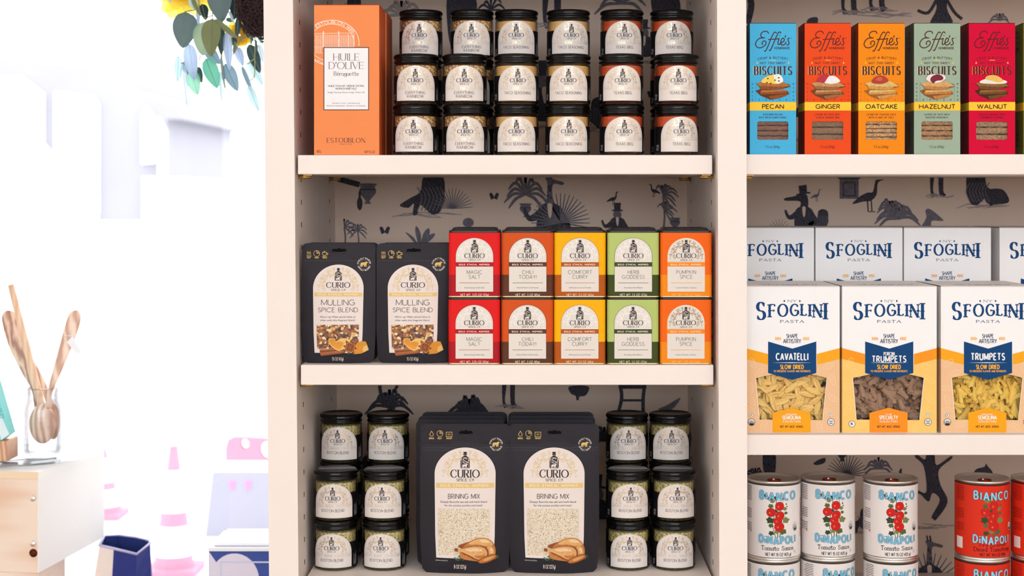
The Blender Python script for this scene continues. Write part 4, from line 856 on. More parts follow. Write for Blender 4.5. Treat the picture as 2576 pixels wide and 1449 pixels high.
def biscuit_box(px, flavour, sub, col, scol, tones, top, pat, label, wcol, inkc=(70, 34, 30), band=(254, 200, 52), rz=0, shadow=None):
    W, H, Dp = .0648, .183, .055; u = W/467
    t = thing('biscuit_carton', label, 'box', ((px-PX)*(D+.006)/F, .006, ZB1), rz, 'biscuit cartons on the top right shelf'); m = MB()
    FR = mat('card_%02x%02x%02x' % col, col, .6, spec=.08); SD = mat('card_shaded_side_%02x%02x%02x' % col, scol, .5); I = ink(inkc); g = G(342, 1398, u); Bd = ink(band); tl = ink(pat)  # side card is a darker copy of the front, shade painted in
    hole_px = [(195+0, 1068), (485, 1068), (497, 1080), (497, 1241), (485, 1253), (195, 1253), (183, 1241), (183, 1080)]; hole = [g.T(p) for p in hole_px][::-1]
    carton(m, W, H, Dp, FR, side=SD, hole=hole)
    for st in SCRIPT: g.stroke(I, catmull(st, 6), 9.5, 2)
    g.poly(I, ell(410, 200, 5, None, 8), 2); g.ring(I, ell(526, 226, 5, None, 8), 2, 2)
    g.text(I, 'HOMEMADE', 434, 338, 22, 158, .17, layer=2, q=40, track=.24)
    g.text(I, 'CRISP & BUTTERY', 342, 442, 21, 306, .15, layer=2, q=36, track=.3, warp=lambda p: (p[0]+(p[0]-342)*(442-p[1])*.0006, p[1]+((p[0]-342)/155)**2*15-8))
    g.rect(Bd, 316, 447, 372, 452, 2); g.text(I, 'NOT TOO SWEET', 341, 488, 20, 258, .15, layer=2, q=36, track=.3)
    for x in (182, 501): g.poly(Bd, [(x, 464), (x+4, 473), (x+10, 477), (x+4, 481), (x, 490), (x-4, 481), (x-10, 477), (x-4, 473)], 2)
    if shadow: g.text(ink(shadow), 'BISCUITS', 337, 596, 84, 392, .15, .05, .035, layer=2, q=20, track=.34)
    g.text(I, 'BISCUITS', 343, 596, 84, 388, .18, .05, .035, layer=3, q=20, track=.34)
    for i in range(13):
        x = 134+i*34.5
        if i % 2 == 0:
            for j in range(5):
                y = 690+j*40
                if 170 < x < 510 and y < 830: continue
                if j % 2: g.poly(tl, [(x, y-9), (x+4, y-4), (x+9, y), (x+4, y+4), (x, y+9), (x-4, y+4), (x-9, y), (x-4, y-4)], 2)
                else: g.frame(tl, x-7, y-6, x+7, y+9, 4, 2); g.rect(tl, x-9, y-10, x+9, y-7, 2)
        else: g.rect(tl, x-1, 680, x+1, 862, 2)
    # picture: three snapped biscuits under a topping
    tA, tB, tC = [mat('biscuit_print_%02x%02x%02x' % c, c, .6, var=.5, scale=420) for c in tones]
    g.poly(tC, [(214, 806), (300, 780), (505, 792), (420, 830), (318, 850)], 3); g.poly(tB, [(302, 812), (505, 786), (470, 814), (322, 848)], 4)
    g.poly(tC, [(165, 758), (214, 742), (490, 758), (504, 792), (214, 806)], 5); g.poly(tB, [(222, 752), (470, 750), (492, 762), (478, 788), (216, 796), (208, 774)], 6); g.poly(tA, [(224, 752), (468, 750), (482, 762), (220, 776)], 7)
    g.poly(tC, [(168, 684), (250, 672), (500, 690), (521, 716), (420, 744), (210, 736), (200, 712)], 8); g.poly(tA, [(170, 686), (260, 660), (430, 662), (519, 712), (420, 720), (214, 712)], 9); g.poly(tB, [(200, 712), (250, 708), (330, 722), (420, 716), (470, 726), (420, 744), (300, 748), (214, 738)], 10)
    for (c, pts) in top: g.poly(mat('topping_%02x%02x%02x' % c, c, .35, var=.1, scale=120), catmull(pts, 4, True), 11+len([0 for q_ in top if q_[1] is pts]))
    if flavour == 'PECAN':
        for x, y in ((288, 636), (362, 652), (400, 660), (318, 684), (398, 628), (280, 676)): g.poly(ink((96, 84, 40)), ell(x, y, 11, 7, 7), 13)
    g.rect(Bd, 108, 876, 576, 958, 3); g.poly(Bd, [(108, 880)]+[(108+7.8*i, 869 if i % 2 else 875) for i in range(61)]+[(576, 880)], 3)
    g.text(I, flavour, 342, 938, 41, {'PECAN': 222, 'GINGER': 250, 'OATCAKE': 325, 'HAZELNUT': 368, 'WALNUT': 305, 'CORN': 200}[flavour], .2, layer=4, q=24, track=.2)
    for s_, y in zip(sub, (1006, 1036)): g.text(I, s_, 340, y, 16, len(s_)*13.4, .17, layer=2, q=40, track=.3)
    g.ft(I, '7.2 oz (204g)', 338, 1336, 26, 146, 2); g.bake(m, front_fn)
    gs = G(0, 1398, u); wS = Dp/u
    gs.rect(Bd, 2, 876, wS-2, 958, 1); gs.text(I, flavour, 0, 0, 60, 270, .2, layer=1, q=30, warp=lambda p: (wS*.42-p[1]-0, 1180+p[0])); gs.text(I, 'EFFIE', 0, 0, 90, 230, .12, layer=1, q=30, warp=lambda p: (wS*.4-p[1], 260+p[0]))
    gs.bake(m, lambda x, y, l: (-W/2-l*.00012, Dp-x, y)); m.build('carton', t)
    x0, z0 = g.T((183, 1253)); x1, z1 = g.T((497, 1068)); n = {'OATCAKE': 5, 'HAZELNUT': 4}.get(flavour, 4 if flavour == 'PECAN' else 3); wm = grain('crumb_%s' % flavour.lower(), [(0, tuple(int(v*.8) for v in wcol)), (.3, wcol), (.7, tuple(min(255, int(v*1.12)) for v in wcol)), (.92, tuple(int(v*.62) for v in wcol))], 900, .85, .5)
    hh = (z1-z0+.004)/n
    for i in range(n):
        b = MB(); zc = z0-.002+hh*(i+.5); rx = [(-.5, .15), (-.5, .85), (-.42, 1), (.42, 1), (.5, .85), (.5, .15), (.42, 0), (-.42, 0)]; ph = R.random()*6
        def sf(a, v, zc=zc, ph=ph):
            xx = x0-.004+(x1-x0+.008)*v; q = a*2*pi
            return (xx, .0125+.0095*max(-1, min(1, 1.25*cos(q)))+.0006*sin(xx*700+ph), zc+hh*.46*max(-1, min(1, 1.25*sin(q)))+.0004*sin(xx*420+ph*2)+(.012*xx*((i % 2)-.4)))
        b.surf(sf, 16, 26, wm, closeu=True); b.build('biscuit', t)
    f = MB(); f.add([(x0-.002, .0008, z0-.002), (x1+.002, .0008, z0-.002), (x1+.002, .0008, z1+.002), (x0-.002, .0008, z1+.002)], [(0, 1, 2, 3)], FILM); f.build('window_film', t)
    return t
br = [(182, 112, 58), (146, 78, 36), (104, 52, 24)]; gi = [(196, 146, 96), (158, 102, 58), (112, 66, 36)]; oa = [(232, 186, 112), (206, 148, 76), (158, 98, 44)]; ha = [(222, 166, 104), (190, 126, 66), (140, 84, 42)]; wa = [(150, 100, 52), (112, 72, 34), (70, 42, 22)]
dome = [(222, 672), (250, 630), (300, 606), (350, 596), (400, 596), (436, 630), (440, 668), (380, 690), (300, 684)]
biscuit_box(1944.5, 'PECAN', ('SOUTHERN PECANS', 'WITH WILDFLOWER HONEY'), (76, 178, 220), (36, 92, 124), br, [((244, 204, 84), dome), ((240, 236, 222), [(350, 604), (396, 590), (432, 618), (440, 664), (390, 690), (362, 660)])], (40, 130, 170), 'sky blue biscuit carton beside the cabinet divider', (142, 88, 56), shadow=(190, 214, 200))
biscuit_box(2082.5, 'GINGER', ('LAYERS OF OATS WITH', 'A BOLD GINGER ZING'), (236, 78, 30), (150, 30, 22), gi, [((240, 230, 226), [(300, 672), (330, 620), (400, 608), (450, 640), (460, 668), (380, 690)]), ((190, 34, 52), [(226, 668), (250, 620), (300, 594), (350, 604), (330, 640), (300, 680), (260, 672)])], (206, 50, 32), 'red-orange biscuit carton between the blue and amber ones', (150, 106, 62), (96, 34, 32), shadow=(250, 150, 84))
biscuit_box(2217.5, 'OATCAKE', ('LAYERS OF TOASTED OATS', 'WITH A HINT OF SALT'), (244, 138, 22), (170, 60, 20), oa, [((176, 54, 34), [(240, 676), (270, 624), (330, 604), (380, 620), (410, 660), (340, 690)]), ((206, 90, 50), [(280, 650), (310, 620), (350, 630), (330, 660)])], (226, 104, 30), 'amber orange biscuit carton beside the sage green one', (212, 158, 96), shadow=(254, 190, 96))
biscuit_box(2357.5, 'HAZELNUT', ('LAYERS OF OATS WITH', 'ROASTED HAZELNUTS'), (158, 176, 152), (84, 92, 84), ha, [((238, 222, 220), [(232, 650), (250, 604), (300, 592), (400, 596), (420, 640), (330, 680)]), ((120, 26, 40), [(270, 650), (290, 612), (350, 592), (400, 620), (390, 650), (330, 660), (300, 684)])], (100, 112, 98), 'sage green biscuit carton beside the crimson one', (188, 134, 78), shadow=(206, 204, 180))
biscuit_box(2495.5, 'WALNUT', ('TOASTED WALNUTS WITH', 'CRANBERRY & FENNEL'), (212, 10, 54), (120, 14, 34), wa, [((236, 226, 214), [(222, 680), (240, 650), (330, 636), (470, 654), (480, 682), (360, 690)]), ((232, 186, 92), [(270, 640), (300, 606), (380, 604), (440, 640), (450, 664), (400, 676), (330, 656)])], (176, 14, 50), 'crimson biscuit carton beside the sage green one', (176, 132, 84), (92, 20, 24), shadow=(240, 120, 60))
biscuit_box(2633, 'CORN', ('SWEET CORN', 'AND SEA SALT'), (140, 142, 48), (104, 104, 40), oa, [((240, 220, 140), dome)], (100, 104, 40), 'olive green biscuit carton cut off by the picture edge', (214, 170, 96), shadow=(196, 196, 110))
# pasta cartons
def cavatelli(m, mt, c, rot, s_):
    M = Euler(rot).to_matrix()
    def f(a, v):
        t = -1+2*v; q = a*2*pi; r = .0047*sqrt(max(0, 1-t*t*.985))*(1+.13*cos(t*28)); gr = 1-.82*exp(-((((q+pi) % (2*pi))-pi)/.6)**2)
        p = Vector((t*.0125, -r*gr*cos(q)*.9, r*1.05*sin(q)))*s_; return tuple(M @ p+Vector(c))
    m.surf(f, 18, 40, mt, closeu=True)
def trumpet(m, mt, c, rot, s_):
    M = Euler(rot).to_matrix(); ph = R.random()*6
    def f(a, v):
        q = a*2*pi; r = .0036+.0072*v**2.4+.0016*sin(8*q+ph)*v**4; x = -.012+.021*v+.0026*cos(8*q+ph)*v**4+.004*v*v*sin(q)
        p = Vector((x, r*cos(q), r*sin(q)))*s_; return tuple(M @ p+Vector(c))
    m.surf(f, 56, 12, mt, closeu=True)
def pasta_box(loc, label, name, peach, amber, pent, shape, pm, coll, kseal, rz=0):
    W, H, Dp = .1332, .2055, .15; u = H/1330; t = thing('pasta_carton', label, 'box', loc, rz, 'pasta cartons on the right middle shelf')
    g = G(437.5, 1415, u); k = W/(849*u); m = MB(); WH = mat('white_card', (248, 243, 240), .5, var=.02, scale=20); PE = mat('card_peach_%02x%02x%02x' % peach, peach, .5); AM = ink(amber); NV = ink((14, 66, 116)); PN = ink(pent)
    ww = [(138, 1295), (710, 1300), (750, 915)]+[(750-i*62.5*1.0, 915-(45*sin(pi*.5*i/10*2) if False else 0)-48*(1-((5-i)/5)**2)) for i in range(1, 10)]+[(105, 915)]
    hole = [g.T(p) for p in ww]
    carton(m, W, H, Dp, WH, side=WH, hole=hole)
    gx = [g.T(p) for p in ((13, 742), (219, 795), (651, 795), (862, 736), (862, 1415), (13, 1415))]
    hp = [(p[0], p[1]) for p in ww]
    g.poly(PE, [(12, 1415), (863, 1415), (863, 736), (651, 795), (219, 795), (12, 742)], 1, holes=[hp])
    for sgn in (1, -1):
        q = lambda x, y: (437.5+sgn*(x-437.5), y)
        g.poly(AM, [q(12, 643), q(219, 697), q(219, 795), q(12, 742)], 2)
    g.text(NV, 'NY', 434, 225, 22, 80, .16, .1, .12, layer=1, q=30)
    for s_ in (-1, 1): g.poly(NV, [(434+s_*80, 214), (434+s_*66, 203), (434+s_*62, 214), (434+s_*66, 225)], 1)
    sz = [(1.5, -.22), (1.12, -.02), (1.06, .06), (1.0, .12), (1.0, .14), (1.05, .06), (1.16, -.04), (1.42, -.2)]
    g.text(NV, 'SFOGLINI', 436, 360, 104, 650, .19, .085, .08, layer=1, q=16, track=.30, sizes=sz, bump=.15)
    g.text(NV, 'PASTA', 435, 412, 24, 212, .2, .11, .12, layer=1, q=30, track=.2)
    nv2 = ink((40, 58, 92)); g.text(nv2, 'SHAPE', 435, 550, 34, 105, .15, layer=1, q=30, track=.2); g.text(nv2, 'ARTISTRY', 434, 598, 36, 163, .15, layer=1, q=30, track=.2)
    for s_ in (-1, 1):
        g.rect(AM, 434+s_*92, 556, 434+s_*150, 558, 1)
        for i in range(4):
            x = 434+s_*(98+i*14); 
            for k_ in (-1, 1): g.poly(AM, [(x, 557), (x+s_*10, 557+k_*16), (x+s_*16, 557+k_*12), (x+s_*7, 557)], 1)
    g.poly(NV, [(219, 583), (437, 648), (651, 583), (651, 870), (435, 932), (219, 870)], 3)
    wt = ink((240, 236, 232)); yl = ink((250, 178, 40))
    if len(name) == 1: g.text(wt, name[0], 434, 750, 58, 296 if len(name[0]) > 8 else 310, .2, layer=4, q=24, track=.36)
    else: g.text(wt, name[0], 434, 710, 30, 100, .17, layer=4, q=30, track=.3); g.text(wt, name[1], 434, 768, 52, 312, .2, layer=4, q=24, track=.36)
    g.poly(wt, [(260, 776), (430, 773), (608, 776), (430, 780)], 4); g.text(yl, 'SLOW DRIED', 433, 833, 37, 214, .19, layer=4, q=24, track=.32); g.text(yl, 'TO PRESERVE FLAVOR AND NUTRIENTS', 433, 862, 17, 332, .17, layer=4, q=36, track=.3)
    g.poly(PN, [(258, 1415), (258, 1233), (430, 1187), (600, 1233), (600, 1415)], 3)
    g.text(wt, coll[0], 429, 1255, 15, 30+len(coll[0])*11, .15, layer=4, q=36, track=.2); g.text(wt, coll[1], 429, 1292, 32, 170, .2, layer=4, q=24, track=.32); g.text(wt, 'COLLECTION', 429, 1320, 16, 158, .17, layer=4, q=36, track=.2)
    g.text(ink((90, 50, 30)), 'NET WT. 16OZ  [454G]', 428, 1368, 18, 204, .18, layer=4, q=36)
    for x, y in ((80, 780), (140, 870), (60, 1010), (70, 1120), (180, 1340), (760, 810), (800, 930), (800, 1100), (760, 1230), (680, 1360), (60, 1210)):
        a = R.random()*3; c_, s2 = cos(a), sin(a); ln = ink(tuple(min(255, v+26) for v in peach))
        g.ring(ln, [(x+p[0]*c_-p[1]*s2, y+p[0]*s2+p[1]*c_) for p in ell(0, 0, 50, 24, 16)], 3, 2); 
        for q_ in (-20, 0, 20): g.stroke(ln, [(x+q_*c_+14*s2, y+q_*s2-14*c_), (x+q_*c_-14*s2, y+q_*s2+14*c_)], 3, 2)
    dk = ink((56, 40, 40))
    def seal(x, y, r, txt, fill=False):
        g.poly(dk, ell(x, y, r), 4); g.poly(wt, ell(x, y, r*.88), 5)
        for i, s_ in enumerate(txt): g.text(dk, s_, x, y-r*.12, r*.3, r*1.0, .2, layer=6, q=36) if fill else g.text(dk, s_, x, y+r*(.35 if len(txt) == 1 else (-.05 if i == 0 else .5)), r*(.8 if len(txt) == 1 else .34), r*(.7 if len(txt) == 1 else 1.1), .22, layer=6, q=36)
        if fill: g.rect(dk, x-r*.86, y-r*.02, x+r*.86, y+r*.12, 6); g.poly(dk, ell(x, y+r*.2, r*.72, None, 12, 5, 175), 6)
    if kseal: seal(100, 1335, 30, ('K',))
    else: seal(70, 1255, 18, ('K',)); seal(70, 1318, 33, ('USDA',), True)
    seal(783, 1317, 33, ('NON', 'GMO')); seal(783, 1253, 17, ('V',))
    g.bake(m, lambda x, y, l: (max(-W/2, min(W/2, x*k)), -l*.00012, max(.0005, y)))
    gt = G(0, 0, u); gt.text(NV, 'SFOGLINI', 0, -140, 60, 520, .2, .08, .1, layer=1, q=20); gt.text(NV, 'PASTA', 0, -80, 24, 170, .18, layer=1); gt.bake(m, lambda x, y, l: (x, y+.006, H+.0013+l*.00012))
    gs = G(0, 1415, u); gs.text(NV, 'SFOGLINI', 0, 0, 60, 400, .2, .08, .1, layer=1, q=20, warp=lambda p: (290-p[1], 400+p[0])); gs.rect(AM, 0, 643, Dp/u, 742, 1); gs.rect(PE, 0, 742, Dp/u, 1415, 1)
    for i in range(5): gs.rect(nv2, 120, 500+i*20, 120+R.randint(60, 300), 506+i*20, 2)
    gs.bake(m, lambda x, y, l: (-W/2-l*.00012, Dp-x, y)); m.build('carton', t)
    f = MB(); xs = [p[0] for p in hole]; zs2 = [p[1] for p in hole]; x0, x1, z0, z1 = min(xs), max(xs), min(zs2), max(zs2)
    rr = random.Random(hash_(name)); n = 0
    for lay in (.03, .022, .0135):
        for j in range(9):
            for i in range(7):
                x = x0-.002+(x1-x0+.004)*(i+.5+.5*(j % 2)-.25)/7+rr.uniform(-.004, .004); z = z0-.003+(z1-z0+.006)*(j+.5)/9+rr.uniform(-.003, .003)
                if shape == 'c': cavatelli(f, pm, (x, lay+rr.uniform(-.003, .003), z), (rr.uniform(-.6, .6), rr.uniform(0, 3.14), rr.uniform(-.35, .35)), rr.uniform(.85, 1.02))
                elif i < 5 and j < 7 and (lay < .03 or (i+j) % 2): trumpet(f, pm, (x0-.003+(x1-x0+.006)*(i+.5+.5*(j % 2)-.25)/5+rr.uniform(-.004, .004), lay+.003+rr.uniform(-.002, .003), z0+.002+(z1-z0)*(j+.5)/7+rr.uniform(-.003, .003)), (rr.uniform(0, 6), rr.uniform(0, 6.28), rr.uniform(-.9, .9)), rr.uniform(.95, 1.12))
    o = f.build('pasta', t); o['kind'] = 'stuff'
    f = MB(); f.add([(x, .0006, z) for x, z in hole], [tuple(range(len(hole)))], FILM); f.build('window_film', t)
    return t
def hash_(n): return sum(ord(c) for c in n[0])
SEM = mat('semolina_pasta', (250, 206, 126), .6, var=.08, scale=300); SEM2 = mat('golden_pasta', (252, 208, 104), .6, var=.08, scale=300); POR = mat('mushroom_pasta', (172, 136, 110), .65, var=.12, scale=300)
peach, gold_, amber = (240, 192, 146), (250, 200, 112), (250, 168, 30)
px_ = lambda p, Y: (p-PX)*(D+Y)/F
b1 = pasta_box((px_(1993.5, .018), .018, ZB2), 'white pasta carton showing ridged shell-like pasta, beside the cabinet divider', ('CAVATELLI',), peach, amber, (248, 166, 26), 'c', SEM, ('ORGANIC', 'SEMOLINA'), False)
b2 = pasta_box((px_(2237.5, .018), .018, ZB2), 'white pasta carton showing brown mushroom pasta', ('PORCINI', 'TRUMPETS'), gold_, (250, 152, 32), (250, 146, 34), 't', POR, ('THE', 'SPECIALTY'), True)
b3 = pasta_box((px_(2486, .018), .018, ZB2), 'white pasta carton showing yellow trumpet pasta, at the picture edge', ('TRUMPETS',), peach, amber, (248, 166, 26), 't', SEM2, ('ORGANIC', 'SEMOLINA'), False)
YR2 = .212; ZR = ZC+(PY-574)*(D+YR2)/F-.2055
ri = MB(); ri.box((1874-PX)/1800+.001, .9, YR2-.004, YR2+.151, ZB2+.0002, ZR, CREAM2); tag(ri.build('display_riser'), 'cream riser hidden behind the front pasta cartons, lifting the rear row', 'riser')
for src, p, wh in ((b1, 1938.5, 'next to the cabinet divider'), (b3, 2161, 'second from the divider'), (b2, 2383.5, 'third from the divider'), (b1, 2624, 'cut off by the picture edge')):
    dup(src, (px_(p, YR2), YR2, ZR), 0, 'raised white pasta carton in the rear row, %s' % wh)
# ------------------------------------------------------------------ tomato cans
CR, CHh = .0386, .112; CZ = .112/.1165
TOM = mat('tomato_print', (206, 34, 26), .45, var=.12, scale=80); TOMH = mat('tomato_highlight', (232, 92, 76), .45)
VINE = [ink((88, 100, 58)), ink((58, 72, 44)), ink((124, 128, 76))]
def can(loc, rz, label, red, group):
    t = thing('tomato_can', label, 'can', loc, rz, group); t.scale = (1, 1, CZ); m = MB()
    m.lathe([(.0, .0012), (.034, .0012), (.0352, .0), (.0386, .0), (.0391, .0012), (.0388, .003), (.0376, .0036), (.0376, .1128), (.0388, .1134), (.0391, .1145), (.0389, .1158), (.0376, .1165), (.0366, .116), (.0362, .1128), (.0345, .1122), (.032, .1128), (.0, .1128)], 72, METAL, True); m.build('can_body', t)
    m = MB(); tabm = mat('copper_lid_tab', (128, 46, 32), .35, .5)
    m.tube([(.009*cos(2*pi*i/20), -.010+.0075*sin(2*pi*i/20), .1138) for i in range(21)], .0012, tabm, 8); m.lathe([(.0, .1129), (.004, .1129), (.004, .1145), (.0, .1148)], 14, METAL); m.build('pull_tab', t)
    m = MB(); bgc = (222, 50, 28) if red else (236, 226, 220); LB = mat('can_label_red' if red else 'can_label_white', bgc, .45, coat=.1)
    r = CR+.0001; m.lathe([(r, .0044), (r, .1098)], 90, LB, True, cap=False); u = .0001053; g = G(412, 1233+22, u)
    blue = ink((146, 208, 232) if red else (122, 186, 214)); out = ink((70, 90, 100) if red else (58, 110, 140)); dkk = ink((40, 26, 26))
    # vine behind the lettering
    for p, w_ in (([(395, 380), (410, 460), (380, 640), (360, 760), (390, 880), (400, 960)], 9), ([(505, 370), (500, 440), (470, 560), (440, 700)], 5), ([(430, 840), (428, 930)], 12), ([(470, 840), (455, 930)], 12)): g.stroke(VINE[0], catmull(p, 5), w_, 1)
    for i, (x, y, s_) in enumerate(((270, 350, 34), (325, 390, 36), (360, 420, 40), (338, 492, 42), (395, 375, 30), (530, 530, 36), (545, 590, 30), (330, 690, 62), (545, 690, 60), (340, 765, 40), (345, 872, 44), (420, 850, 40), (505, 850, 56), (405, 560, 30), (500, 390, 20), (560, 500, 14), (550, 470, 12), (548, 455, 10))):
        a0 = R.random()*6; g.poly(VINE[i % 3], [(x+s_*(.82+.14*cos(5*q+a0)+.06*cos(11*q))*cos(q+.2*sin(q)), y+s_*.85*(.82+.14*cos(5*q+a0)+.06*cos(11*q))*sin(q)) for q in [2*pi*k/24 for k in range(24)]], 2)
    for x, y, rx, ry in ((430, 700, 58, 52), (455, 492, 58, 60), (340, 580, 60, 60), (458, 622, 60, 58), (450, 780, 66, 62)):
        g.poly(ink((140, 20, 16)), ell(x, y, rx+3, ry+3, 24), 3); g.poly(TOM, ell(x, y, rx, ry, 28), 4); g.poly(TOMH, ell(x-rx*.3, y+ry*.1, rx*.22, ry*.26, 12), 5); g.poly(VINE[0], [(x-14, y-ry*.82), (x, y-ry*.98), (x+16, y-ry*.84), (x+2, y-ry*.74)], 5)
    def word(tx, sizes, cx, y, h, w_, yo):
        for mt, tk, l in ((out, .265, 6), (blue, .19, 7)): g.text(mt, tx, cx, y, h, w_+(0 if mt is blue else h*.09), tk, layer=l, q=24, track=.46, sizes=sizes)
    word('BIANCO', [(1.02, .06), (.9, .02), (1.02, -.06), (1.0, -.08), (.98, -.02), (.98, .02)], 440, 402, 108, 520, 0)
    word('DiNAPOLI', [(1.04, .12), (1.0, .08), (1.04, .02), (1.04, -.1), (1.0, -.06), (.98, .02), (.9, .1), (.96, .12)], 438, 1018, 100, 536, 0)
    if red: g.text(dkk, 'Fire Roasted', 452, 1058, 44, 380, .11, .08, .09, layer=2, q=24); g.text(dkk, 'Diced Tomatoes', 452, 1128, 56, 540, .12, .09, .1, layer=2, q=24); g.text(dkk, 'NET WT 14.5 OZ (411g)', 452, 1192, 40, 380, .13, layer=2, q=30)
    else: g.text(dkk, 'Tomato Sauce', 436, 1112, 60, 462, .12, .09, .1, layer=2, q=24); g.text(dkk, 'NET WT 15 OZ (425 g)', 443, 1190, 42, 364, .13, layer=2, q=30)
    gx = 700 if not red else 742
    g.poly(dkk, ell(gx, 795, 42, 62), 2); g.poly(ink((234, 228, 218)), ell(gx, 795, 38, 58), 3); g.text(dkk, 'USDA', gx, 786, 20, 48, .16, layer=4, q=40); g.rect(dkk, gx-36, 796, gx+36, 804, 4); g.poly(ink((60, 80, 60)), ell(gx, 806, 32, 42, 12, 5, 175), 4); g.ring(dkk, ell(690, 1140, 12, 18, 14), 3, 2)
    vt = ink((206, 64, 46) if not red else (120, 30, 24)); g.text(vt, 'ORGANIC', 0, 0, 52, 560, .2, layer=2, q=30, warp=lambda p: (846-p[1]*1.0, 690+p[0]))
    gl = dkk if not red else ink((130, 26, 20))
    for blk in ((240, 9), (560, 6), (760, 5)):
        for i in range(blk[1]): g.rect(gl, -95-R.randint(0, 40), blk[0]+i*24, 38, blk[0]+i*24+7, 1, 3, 1)
    if red: g.rect(ink((236, 226, 220)), -120, 960, 10, 1120, 1, 4, 1)
    else: g.poly(ink((190, 50, 40)), [(10, 890), (22, 850), (34, 890), (24, 884)], 2)
    g.bake(m, cyl(r), lim=.002); m.build('label', t)
    return t
YCAN = .07
def cpos(px): return (px-PX)*(D+YCAN-.004)/F
gc = 'tomato cans on the lowest right shelf'
w1 = can((cpos(1946.5), YCAN, ZB3+CHh), radians(-2), 'white tomato sauce can, top of the stack beside the cabinet divider', False, gc)
dup(w1, (cpos(1945), YCAN, ZB3), radians(-3), 'white tomato sauce can, bottom of the stack beside the cabinet divider')
dup(w1, (cpos(2086), YCAN+.006, ZB3+CHh), radians(0), 'white tomato sauce can, top of the middle white stack')
dup(w1, (cpos(2085), YCAN+.006, ZB3), radians(17), 'white tomato sauce can, bottom of the middle white stack')
dup(w1, (cpos(2241.5), YCAN, ZB3+CHh), radians(0), 'white tomato sauce can, top of the white stack nearest the red cans')
dup(w1, (cpos(2242), YCAN, ZB3), radians(8), 'white tomato sauce can, bottom of the white stack nearest the red cans')
r1 = can((cpos(2473), YCAN, ZB3+CHh), radians(2.5), 'red tomato can, top of the stack nearer the white cans', True, gc)
dup(r1, (cpos(2472.5), YCAN, ZB3), radians(3.5), 'red tomato can, bottom of the stack nearer the white cans')
dup(r1, (cpos(2615), YCAN, ZB3+CHh), radians(5), 'red tomato can cut off by the picture edge, top of its stack')
dup(r1, (cpos(2615), YCAN, ZB3), radians(5), 'red tomato can cut off by the picture edge, bottom of its stack')
# ------------------------------------------------------------------ display by the window
OLIVE = wood('olive_wood', (248, 220, 200), (206, 160, 136), 26, 9, (.3, .2, .5), .45, (1, 1, .35))
OLIVE2 = wood('olive_wood_dark', (238, 202, 178), (172, 124, 106), 30, 12, (.1, .8, .2), .45, (1, 1, .3))
PALEW = wood('pale_dowel_wood', (242, 208, 178), (228, 186, 152), 30, 3, (0, 0, 0), .5, (1, 1, .2))
PINE = wood('pine_board', (246, 224, 204), (234, 196, 168), 5, 7, (0, 0, .1), .6, (.25, 1, 2.2))
m = MB(); m.box(-2.0, -.42, .5, 1.09, 0, .45, WHITEP); m.box(-2.02, -.41, .48, 1.095, .45, .475, WHITEP)
tag(m.build('display_bench', bevel=.004), 'low white display bench running under the shop window', 'bench')
BT = .475
# crates
cy0, cy1 = .35+.16, .35+.16+.40
x1 = P(95, 0, cy0).x; zt = P(0, 1187, cy0).z; zb = P(0, 1441, cy0).z
def crate(name, label, x0, x1, y0, y1, z0, z1, t=.012, rz=0):
    c = thing(name, label, 'crate', ((x0+x1)/2, (y0+y1)/2, z0), rz); w_, d, h = (x1-x0)/2, (y1-y0)/2, z1-z0
    m = MB(); m.box(-w_, w_, -d, -d+t, 0, h-t, PINE); 
    m.build('front_board', c)
    m = MB(); m.box(-w_, w_, d-t, d, 0, h-t, PINE); m.build('rear_board', c)
    side = mat('white_side_board', (244, 242, 240), .6, var=.02, scale=10)  # side boards plain white, front and rear boards pine
    for s_ in (-1, 1):
        m = MB(); a, b = (-w_, -w_+t) if s_ < 0 else (w_-t, w_); m.box(a, b, -d+t, d-t, 0, h-t, side); m.box(a if s_ < 0 else b, (a if s_ < 0 else b)+s_*.0015, -d, d, 0, h-t, side); m.build('side_board', c)
    m = MB(); m.box(-w_-.001, w_+.0016, -d-.001, d+.001, h-t, h, side if False else mat('white_top_board', (246, 244, 242), .5)); m.box(-w_-.001, w_+.0016, -d-.0022, -d-.001, h-t, h, mat('pine_edge', (246, 220, 186), .6)); m.build('lid_board', c)
    for z in (h-.046, h-.124):
        m = MB(); m.lathe([(.0, 0), (.0055, 0), (.0045, .0016), (.0, .002)], 14, METAL); o = m.build('nail', c, (w_-.009, -d, z)); o.rotation_euler = (pi/2, 0, 0)
        k = MB(); kn = mat('knot_brown', (134, 66, 44), .7); k.lathe([(.0, 0), (.0075, 0), (.0, .0007)], 12, kn); o = k.build('wood_knot', c, (w_-.008, -d, h-.14)); o.rotation_euler = (pi/2, 0, 0)
    return c
th = radians(-7.2); cw, cd = .46, .283; ctr = Vector((x1, cy0))+Vector((cos(th)*(-cw/2)-sin(th)*cd/2, sin(th)*(-cw/2)+cos(th)*cd/2))
crate('wooden_crate', 'pale pine crate with white side, carrying the jar of wooden spoons', ctr.x-cw/2, ctr.x+cw/2, ctr.y-cd/2, ctr.y+cd/2, zb, zt, rz=th)
x1b = x1-.004
m = MB(); c = thing('pedestal_box', 'wooden box under the pine crate, only its top edge in view', 'box', ((-1.4+x1b)/2, cy0+.15, BT)); m.box(-(x1b+1.4)/2, (x1b+1.4)/2, -.14, .02, 0, zb-BT-.0125, PINE); m.build('body', c); m = MB(); m.box(-(x1b+1.4)/2-.004, (x1b+1.4)/2+.004, -.144, .024, zb-BT-.0123, zb-BT-.0003, PINE); m.build('top_board', c)
